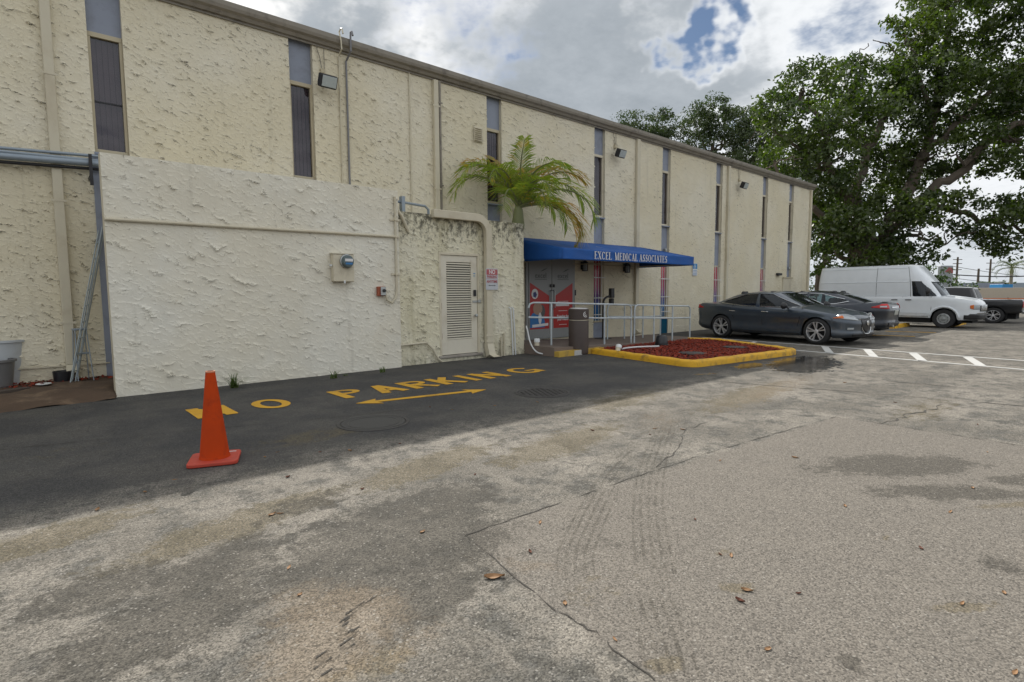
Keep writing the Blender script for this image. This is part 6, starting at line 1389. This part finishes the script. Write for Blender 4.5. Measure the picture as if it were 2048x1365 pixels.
def big_tree():
    D0 = 31.0; base = at(1728, 640, D0); base.z = 0
    r = empty('large_tree', tuple(base), 0, 'huge spreading broad-leaved tree behind the white van', 'tree'); o = base
    def Q(px, py, dd=0): return at(px, py, D0+dd)-o
    tk = MB(); limb(tk, [Vector((0, 0, -.1)), Q(1728, 560), Q(1726, 500), Q(1722, 450)], .95, .62, .05, 14)
    for a in range(7): an = a*.9; tk.tube([(math.cos(an)*1.5, math.sin(an)*1.5, -.05), (math.cos(an)*.85, math.sin(an)*.85, .35), (math.cos(an)*.45, math.sin(an)*.45, 1.6)], [.18, .3, .25], 8)
    tk.build('trunk', M['bark'], r, True)
    limbs = [([(1735, 520), (1790, 430), (1842, 330), (1868, 230), (1888, 110), (1905, 20)], .42, .12, 1), ([(1730, 480), (1700, 410), (1660, 330), (1640, 250), (1600, 190)], .36, .08, -1), ([(1770, 460), (1840, 405), (1930, 330), (2010, 262), (2120, 220)], .34, .12, -2),
             ([(1722, 470), (1715, 380), (1745, 280), (1790, 190), (1800, 120)], .34, .08, 2), ([(1700, 500), (1650, 440), (1590, 390), (1550, 330)], .26, .06, -2), ([(1850, 320), (1910, 250), (1990, 180), (2060, 120)], .22, .07, 0), ([(1840, 400), (1930, 430), (2000, 450), (2060, 470)], .20, .06, -3),
             ([(1740, 520), (1780, 480), (1840, 470), (1890, 490)], .2, .05, -3), ([(1700, 520), (1665, 490), (1640, 470)], .16, .05, 1), ([(1660, 340), (1600, 300), (1545, 250)], .15, .04, -1), ([(1868, 230), (1840, 150), (1815, 90)], .16, .05, 0), ([(1640, 300), (1690, 220), (1700, 150)], .14, .04, 1), ([(2000, 265), (2060, 320), (2100, 380)], .16, .05, -2)]
    for pts, r0, r1, dd in limbs:
        mb = MB(); limb(mb, [Q(px, py, dd*i/len(pts)) for i, (px, py) in enumerate(pts)], r0, r1, .10, 9)
        for (px, py) in pts[2:]:
            for _ in range(3):
                p = Q(px, py, dd*.6); e = p+Vector((random.uniform(-2.2, 2.2), random.uniform(-1.8, 1.8), random.uniform(-.8, 1.0))); limb(mb, [p, (p+e)/2+Vector((0, 0, .2)), e], r1*.8, .02, .06, 5)
        mb.build('limb', M['bark'], r, True)
    bl = [(1945, 40, 105, 75, 31, 4), (1850, 90, 60, 50, 31, 3), (2030, 120, 75, 100, 31, 4), (1855, 165, 70, 55, 30, 3), (1925, 190, 80, 65, 31, 3), (1990, 250, 60, 40, 32, 3), (1620, 175, 78, 42, 31, 3), (1690, 150, 45, 28, 32, 2), (1760, 190, 65, 60, 33, 3), (1550, 225, 32, 38, 30, 2), (1610, 245, 70, 45, 29, 3), (1700, 250, 70, 60, 31, 4), (1785, 270, 60, 60, 33, 3),
          (1580, 310, 55, 50, 32, 3), (1650, 335, 65, 55, 30, 3), (1740, 350, 60, 55, 33, 3), (1820, 355, 50, 40, 34, 2), (1900, 300, 70, 45, 31, 3), (1960, 325, 45, 32, 31, 3), (2060, 320, 30, 40, 30, 2), (1690, 410, 60, 40, 31, 3), (1640, 430, 40, 50, 33, 2), (1790, 430, 65, 45, 30, 3), (1850, 420, 45, 40, 30, 3),
          (1690, 480, 55, 30, 32, 2), (1760, 490, 50, 28, 30, 2), (1825, 500, 40, 24, 29, 2), (1985, 440, 62, 45, 29, 2.5), (2040, 420, 35, 40, 29, 2), (2010, 490, 30, 22, 29, 1.5), (1955, 465, 25, 25, 29, 1.5), (2110, 200, 80, 160, 31, 4), (1990, -60, 160, 60, 31, 5), (1830, 30, 30, 30, 31, 2), (1700, 445, 60, 35, 28.5, 1.5), (1745, 520, 50, 24, 28.5, 1.2), (1650, 505, 36, 26, 29, 1.5), (1600, 440, 40, 40, 33, 2), (1790, 515, 50, 22, 28.5, 1.2), (1680, 535, 40, 14, 29.5, 1.2)]
    cs, rs = blobs_to_clumps(bl, 7.0, .35, .9); cs = cs-np.array(o[:])
    leaf_cloud('crown', cs, rs, 44, .235, M['leaf_big'], r, .35, .55, .55)
    print('big tree clumps', len(cs))
big_tree()
def back_tree(name, label, dep, trunk, bl, mat, dens=6.5, per=42, size=.23, cat='tree', group='trees behind the building'):
    base = at(trunk[0], 640, dep); base.z = 0; r = empty(name, tuple(base), 0, label, cat, group); o = base
    mb = MB(); limb(mb, [Vector((0, 0, -.1)), at(trunk[0], 560, dep)-o, at(trunk[1], trunk[2], dep)-o], .35, .16, .08)
    mb.build('trunk', M['bark'], r, True)
    lb = MB()
    for b in bl:
        e = at(b[0], b[1], b[4])-o; s = at(trunk[1], trunk[2]+20, dep)-o; limb(lb, [s, (s+e)/2+Vector((0, 0, -.4)), e], .14, .03, .1, 6)
    lb.build('limbs', M['bark'], r, True)
    cs, rs = blobs_to_clumps(bl, dens, .35, .9); leaf_cloud('crown', cs-np.array(o[:]), rs, per, size, mat, r, .2, .5, .4)
back_tree('background_tree', 'leftmost small grey-green tree top peeping over the roof', 52, (1262, 1260, 300), [(1257, 244, 26, 16, 52, 2), (1280, 265, 30, 20, 52, 2)], M['leaf_bg'])
back_tree('background_tree', 'rounded grey-green tree top over the roof, second from the left', 50, (1335, 1332, 300), [(1325, 248, 36, 26, 50, 2), (1345, 285, 45, 25, 50, 2), (1310, 280, 30, 20, 50, 2)], M['leaf_bg'])
back_tree('background_tree', 'tallest airy grey-green tree over the roof, left of the huge tree', 47, (1440, 1425, 290), [(1420, 222, 42, 26, 47, 2.5), (1390, 250, 36, 26, 47, 2), (1455, 250, 45, 32, 47, 2.5), (1430, 295, 60, 36, 47, 3), (1500, 290, 45, 45, 47, 3), (1485, 240, 40, 24, 47, 2.5)], M['leaf_bg'])
back_tree('background_tree', 'dark grey-green tree filling the space above the far roof corner', 44, (1560, 1540, 340), [(1520, 262, 45, 36, 44, 3), (1550, 320, 50, 45, 44, 3), (1590, 360, 50, 50, 42, 3), (1505, 320, 40, 35, 44, 2), (1640, 400, 40, 60, 42, 3)], M['leaf_bg'])
def bush(name, label, bl, mat, stem_r=.12, size=.2, dens=4.0, per=26, group='bushes along the far edge of the lot'):
    dep = bl[0][4]; base = at(bl[0][0], 640, dep); base.z = 0; r = empty(name, tuple(base), 0, label, 'bush', group); o = base; mb = MB()
    for b in bl: limb(mb, [Vector((0, 0, -.1)), (at(b[0], b[1], b[4])-o)*.5+Vector((.1, 0, 0)), at(b[0], b[1], b[4])-o], stem_r, .02, .05, 6)
    mb.build('stems', M['bark'], r, True); cs, rs = blobs_to_clumps(bl, dens, .2, .5); cs = cs-np.array(o[:]); cs = cs[cs[:, 2] > .1]; rs = rs[:len(cs)]; leaf_cloud('foliage', cs, rs, per, size, mat, r, .2, .5, .5)
bush('hedge_bush', 'dense green bush behind the van windscreen', [(1835, 552, 45, 30, 36, 1.5), (1868, 545, 26, 22, 36, 1.2), (1880, 575, 20, 25, 36, 1), (1800, 560, 40, 30, 37, 1.5)], M['leaf_bush'])
bush('hedge_bush', 'rounded green bush right of the grey pylon sign', [(1915, 570, 27, 20, 42, 1.4), (1930, 580, 18, 16, 42, 1.2), (1900, 575, 14, 18, 42, 1)], M['leaf_bush'])
bush('hedge_bush', 'green bush between the building corner and the white van', [(1640, 560, 24, 26, 40, 1.5), (1660, 545, 22, 18, 40, 1.2), (1632, 590, 16, 26, 40, 1), (1690, 560, 30, 30, 40, 2)], M['leaf_bush'])
bush('hedge_bush', 'dark bush row in shade behind the van roof', [(1730, 565, 40, 30, 41, 2), (1770, 560, 40, 34, 41, 2)], M['leaf_bush'])
back_tree('slender_tree', 'slender leaning tree between the building corner and the van', 38, (1640, 1655, 500), [(1650, 505, 22, 18, 38, 1.5), (1668, 485, 26, 20, 38, 1.5)], M['leaf_big'], 2.4, 20, .22, 'tree', None)
# ---------------------------------------------------------------- pinnate palms
M['palm_a'] = leafmat('palm_green', (.17, .25, .04), (.33, .39, .06), .4, 2.0, (.55, .38, .04)); M['palm_b'] = leafmat('palm_yellow', (.26, .24, .03), (.50, .26, .03), .35, 2.5, (.42, .17, .02)); M['palm_far'] = leafmat('palm_far_green', (.06, .09, .05), (.09, .12, .06), .3)
M['crownshaft'] = plain('palm_crownshaft', (.20, .22, .10), .5, 0, .2, 3); M['palm_trunk'] = plain('palm_trunk', (.24, .22, .17), .85, 0, .25, 5, .3, 30)
def frond(mb_l, mb_s, base, az, elev, L, droop, leafL, n=38, r0=.02, twist=0.0):
    p = Vector(base); el = elev; pts = [p.copy()]; seg = L/18
    for i in range(18):
        dv = Vector((math.cos(az)*math.cos(el), math.sin(az)*math.cos(el), math.sin(el))); p = p+dv*seg; pts.append(p.copy()); el -= droop*(.35+1.3*i/18)/18
    mb_s.tube(pts, [r0*(1-.85*i/18) for i in range(19)], 6)
    for k in range(n):
        t = .14+.86*k/(n-1); f = t*18; i = min(int(f), 17); c = pts[i]+(pts[i+1]-pts[i])*(f-i); tg = (pts[i+1]-pts[i]).normalized(); sd = tg.cross(Vector((0, 0, 1)))
        if sd.length < .1: sd = Vector((-math.sin(az), math.cos(az), 0))
        sd.normalize(); nn = sd.cross(tg); l = leafL*(math.sin(PI*min(1, .12+.80*t))**.6)*random.uniform(.85, 1.1)
        for sgn in (1, -1):
            dr = (sd*sgn*.82+tg*(.45+.5*t)+nn*random.uniform(.05, .35)).normalized(); w = tg*random.uniform(.012, .018)+nn*.008; a = c
            q1 = a+dr*l*.5; q2 = a+dr*l+Vector((0, 0, -l*random.uniform(.15, .42)))
            mb_l.add([a-w*.5, a+w*.5, q1+w, q1-w, q2], [(0, 1, 2, 3), (3, 2, 4)])
def palm(name, label, loc, h, fr, trunk_r=.085, leafL=.42, cat='palm tree', mats=None, lean=(0, 0), shaft=.7, grow=1.0):
    r = empty(name, loc, 0, label, cat); tk = MB(); top = Vector((lean[0], lean[1], h)); pts = [Vector((0, 0, -.1)).lerp(top, 0)]+[Vector((lean[0]*t*t, lean[1]*t*t, h*t)) for t in np.linspace(.05, 1, 9)]
    tk.tube(pts, [trunk_r*1.25]+[trunk_r*(1.12-.2*t) for t in np.linspace(.05, 1, 9)], 12).build('trunk', M['palm_trunk'], r, True)
    MB().tube([top, top+Vector((.0, 0, shaft*.3)), top+Vector((.01, 0, shaft*.7)), top+Vector((.02, 0, shaft))], [trunk_r*.95, trunk_r*1.25, trunk_r*.9, trunk_r*.4], 12).build('crownshaft', M['crownshaft'], r, True)
    cb = top+Vector((.01, 0, shaft*.9))
    for (az, el, L, dr, mi, ll) in fr:
        a, b = MB(), MB(); frond(a, b, cb+Vector((0, 0, -.05)), R_(az), R_(el), L*grow, dr*.9, (ll or leafL)*grow, r0=trunk_r*.26)
        e = b.build('frond', mats[2] if mats else M['crownshaft'], r, True); a.build('leaflets', (mats or (M['palm_a'], M['palm_b']))[mi], e)
    return r
# azimuth 0 = along the facade to the right, 180 = left, 270 = towards the camera
pc = onwall(1052, 430, 9.86)
palm('palm_tree', 'small yellow-green palm arching over the meter room and awning', (pc.x-.36, 9.86, zramp(8.8)-.02), 2.55,
     [(170, 52, 1.55, 2.7, 0, .40), (200, 68, 1.35, 2.9, 0, .42), (215, 35, 1.25, 2.5, 0, .48), (285, 75, 1.3, 2.4, 0, .45), (262, 55, 1.25, 2.9, 0, .46), (325, 62, 1.5, 2.3, 1, .45), (20, 75, 1.15, 1.6, 1, .40), (110, 78, 1.15, 1.2, 1, .40), (240, 80, 1.2, 1.0, 0, .38), (345, 50, 1.75, 2.7, 0, .46), (318, 38, 1.75, 2.9, 0, .5), (300, 10, 1.25, 1.9, 1, .46), (0, 30, 1.55, 2.4, 0, .42), (275, 20, 1.0, 2.0, 0, .45), (322, 18, 1.6, 2.9, 1, .5), (180, 62, 1.6, 2.6, 0, .42), (150, 70, 1.3, 1.8, 1, .4), (60, 70, 1.2, 1.5, 1, .42), (350, 68, 1.5, 2.2, 0, .44), (255, 40, 1.2, 2.6, 0, .48)], .125, .43, lean=(.06, -.05), shaft=.75, grow=1.32)
tag(MB().add(*(lambda L: ([p for c in L for p in c], [(4*i, 4*i+1, 4*i+2, 4*i+3) for i in range(len(L))]))([[(pc.x+.35+random.uniform(-.2, .2), 9.5+random.uniform(-.15, .15), z), (pc.x+.45+random.uniform(-.3, .3), 9.4+random.uniform(-.2, .2), z+.35), (pc.x+.50+random.uniform(-.3, .3), 9.4+random.uniform(-.2, .2), z+.33), (pc.x+.38+random.uniform(-.2, .2), 9.5, z)] for z in [2.55]*1])).build('hanging_leaf', M['palm_a']), 'short hanging leaf below the palm beside the meter room', 'leaf') if False else None
# ---------------------------------------------------------------- far background
for (px, py0, dep, h, lab, arms) in ((1911, 515, 118, 0, 'tall wooden utility pole left of the far group', ((520, .0), (528, 0), (540, 0))), (1954, 538, 105, 0, 'shortest utility pole carrying a grey transformer', ()), (1977, 519, 125, 0, 'tall wooden utility pole nearest the far palm', ((527, 0), (539, 0)))):
    b = at(px, 591, dep); tp = at(px, py0, dep); r = empty('utility_pole', (b.x, b.y, 0), 0, lab, 'utility pole', 'utility poles beyond the lot'); H = tp.z
    MB().tube([(0, 0, -.3), (0, 0, H*.5), (.03, 0, H)], [.24, .21, .17], 10).build('pole', M['bark'], r, True)
    for (ay, _) in arms: z = at(px, ay, dep).z; MB().bbox(-.95, .95, -.06, .06, z-.07, z+.07, .01).build('crossarm', M['bark'], r).rotation_euler = (0, 0, -YAW)
    if not arms: MB().lathe([(0, H-3.2), (.3, H-3.2), (.3, H-2.3), (0, H-2.25)], 12, (.45, -.2, 0)).build('transformer', M['steel'], r, True)
for k, (a, b, dep, lab) in enumerate((((1880, 548), (2060, 545), 70, 'thick dark cable crossing the sky above the far wall'), ((1900, 532), (2060, 550), 118, 'thin power line sloping down between the far poles'), ((1900, 556), (2060, 566), 118, 'lowest thin power line between the far poles'))):
    p, q = at(*a, dep), at(*b, dep); q = q+(q-p)*.6; pts = [p.lerp(q, t)-Vector((0, 0, .5*math.sin(PI*t))) for t in np.linspace(0, 1, 12)]; tag(MB().tube(pts, .07 if k == 0 else .05, 5).build('power_line', M['darksteel'], None, True), lab, 'cable')
fp = at(2020, 591, 85)
palm('palm_tree', 'distant feathery palm at the right edge below the hanging branches', (fp.x, fp.y, 0), at(2020, 540, 85).z-.6, [(az, el, 2.6, 2.4, 0, .9) for az, el in ((0, 40), (45, 55), (90, 35), (135, 60), (180, 40), (225, 50), (270, 35), (315, 60), (20, 10), (200, 10), (110, 5), (290, 8))], .22, .9, mats=(M['palm_far'], M['palm_far'], M['crownshaft']), shaft=1.0)
fp = at(1977, 591, 95); palm('palm_tree', 'low distant palm clump at the foot of the utility poles', (fp.x, fp.y, 0), 1.4, [(az, 45, 2.2, 1.8, 0, .7) for az in range(0, 360, 40)], .2, .7, mats=(M['palm_far'], M['palm_far'], M['crownshaft']), shaft=.6)
# pale wall, blue sheet, low roofs, orange barrier fence, pylon sign
a, b = at(1938, 591, 62), at(2300, 591, 56); z1 = at(1990, 576, 60).z
def slab(name, a, b, z0, z1, th, mat, label, cat):
    d = (b-a); d.z = 0; L = d.length; o = MB().bbox(0, L, 0, th, z0, z1, .02).build(name, mat); o.location = (a.x, a.y, 0); o.rotation_euler = (0, 0, math.atan2(d.y, d.x)); return tag(o, label, cat)
slab('boundary_wall', a, b, -.1, z1, .3, plain('pale_wall', (.48, .42, .34), .85, 0, .1), 'long pale rendered wall across the far side of the lot', 'wall')
slab('low_building', at(1945, 591, 90), at(2010, 591, 92), -.1, at(1960, 566, 90).z, 6, M['panel'], 'low grey-blue building behind the pale wall', 'building')
slab('blue_container', at(2004, 591, 72), at(2025, 591, 72), -.1, at(2014, 569, 72).z, 2, M['sign_blue'], 'bright blue container top behind the pale wall', 'container')
slab('low_building', at(2026, 591, 95), at(2200, 591, 95), -.1, at(2035, 566, 95).z, 6, M['grey_pipe'], 'low grey building behind the pale wall at the right edge', 'building')
bush('far_bush', 'small sunlit bush on the skyline above the pale wall', [(2020, 566, 12, 7, 88, 1.5)], M['palm_far'], .1, .3, 2.5)
fa, fb = at(1962, 606, 47), at(2250, 606, 43); r = empty('barrier_fence', (fa.x, fa.y, 0), 0, 'orange plastic mesh barrier fence in front of the pale wall', 'fence'); dv = fb-fa; dv.z = 0; L = dv.length; dv.normalize(); r.rotation_euler = (0, 0, math.atan2(dv.y, dv.x))
M['mesh_orange'] = plain('mesh_orange', (.70, .16, .04), .6); zt_, zb_ = at(2000, 598, 46).z, at(2000, 612, 46).z
mb = MB(); 
for k in range(int(L/.22)): mb.box(k*.22, k*.22+.05, -.005, .005, zb_, zt_+.04*math.sin(k*.35))
for z in np.linspace(zb_, zt_, 5): mb.box(0, L, -.007, -.005, z-.03, z+.03)
mb.build('mesh_panel', M['mesh_orange'], r)
for k in range(6): MB().tube([(k*L/5, .04, -.1), (k*L/5, .04, zt_+.1)], .03, 6).build('post', M['darksteel'], r)
p = at(1888, 591, 40); z0s, z1s = at(1888, 578, 40).z, at(1888, 532, 40).z; r = empty('pylon_sign', (p.x, p.y, 0), -.6, 'grey pylon sign with faded red corner behind the van bonnet', 'sign')
MB().bbox(-.5, .5, -.15, .15, z0s-1.0, z1s, .05).build('cabinet', plain('sign_grey', (.36, .39, .42), .6), r); MB().tube([(0, 0, -.1), (0, 0, z0s-.9)], .12, 10).build('post', M['darksteel'], r)
MB().add([(-.2, -.155, z1s-.45), (.46, -.155, z1s-.55), (.46, -.155, z1s-.2), (.1, -.155, z1s-.12)], [(0, 1, 2, 3)]).build('red_panel', M['sign_red'], r)
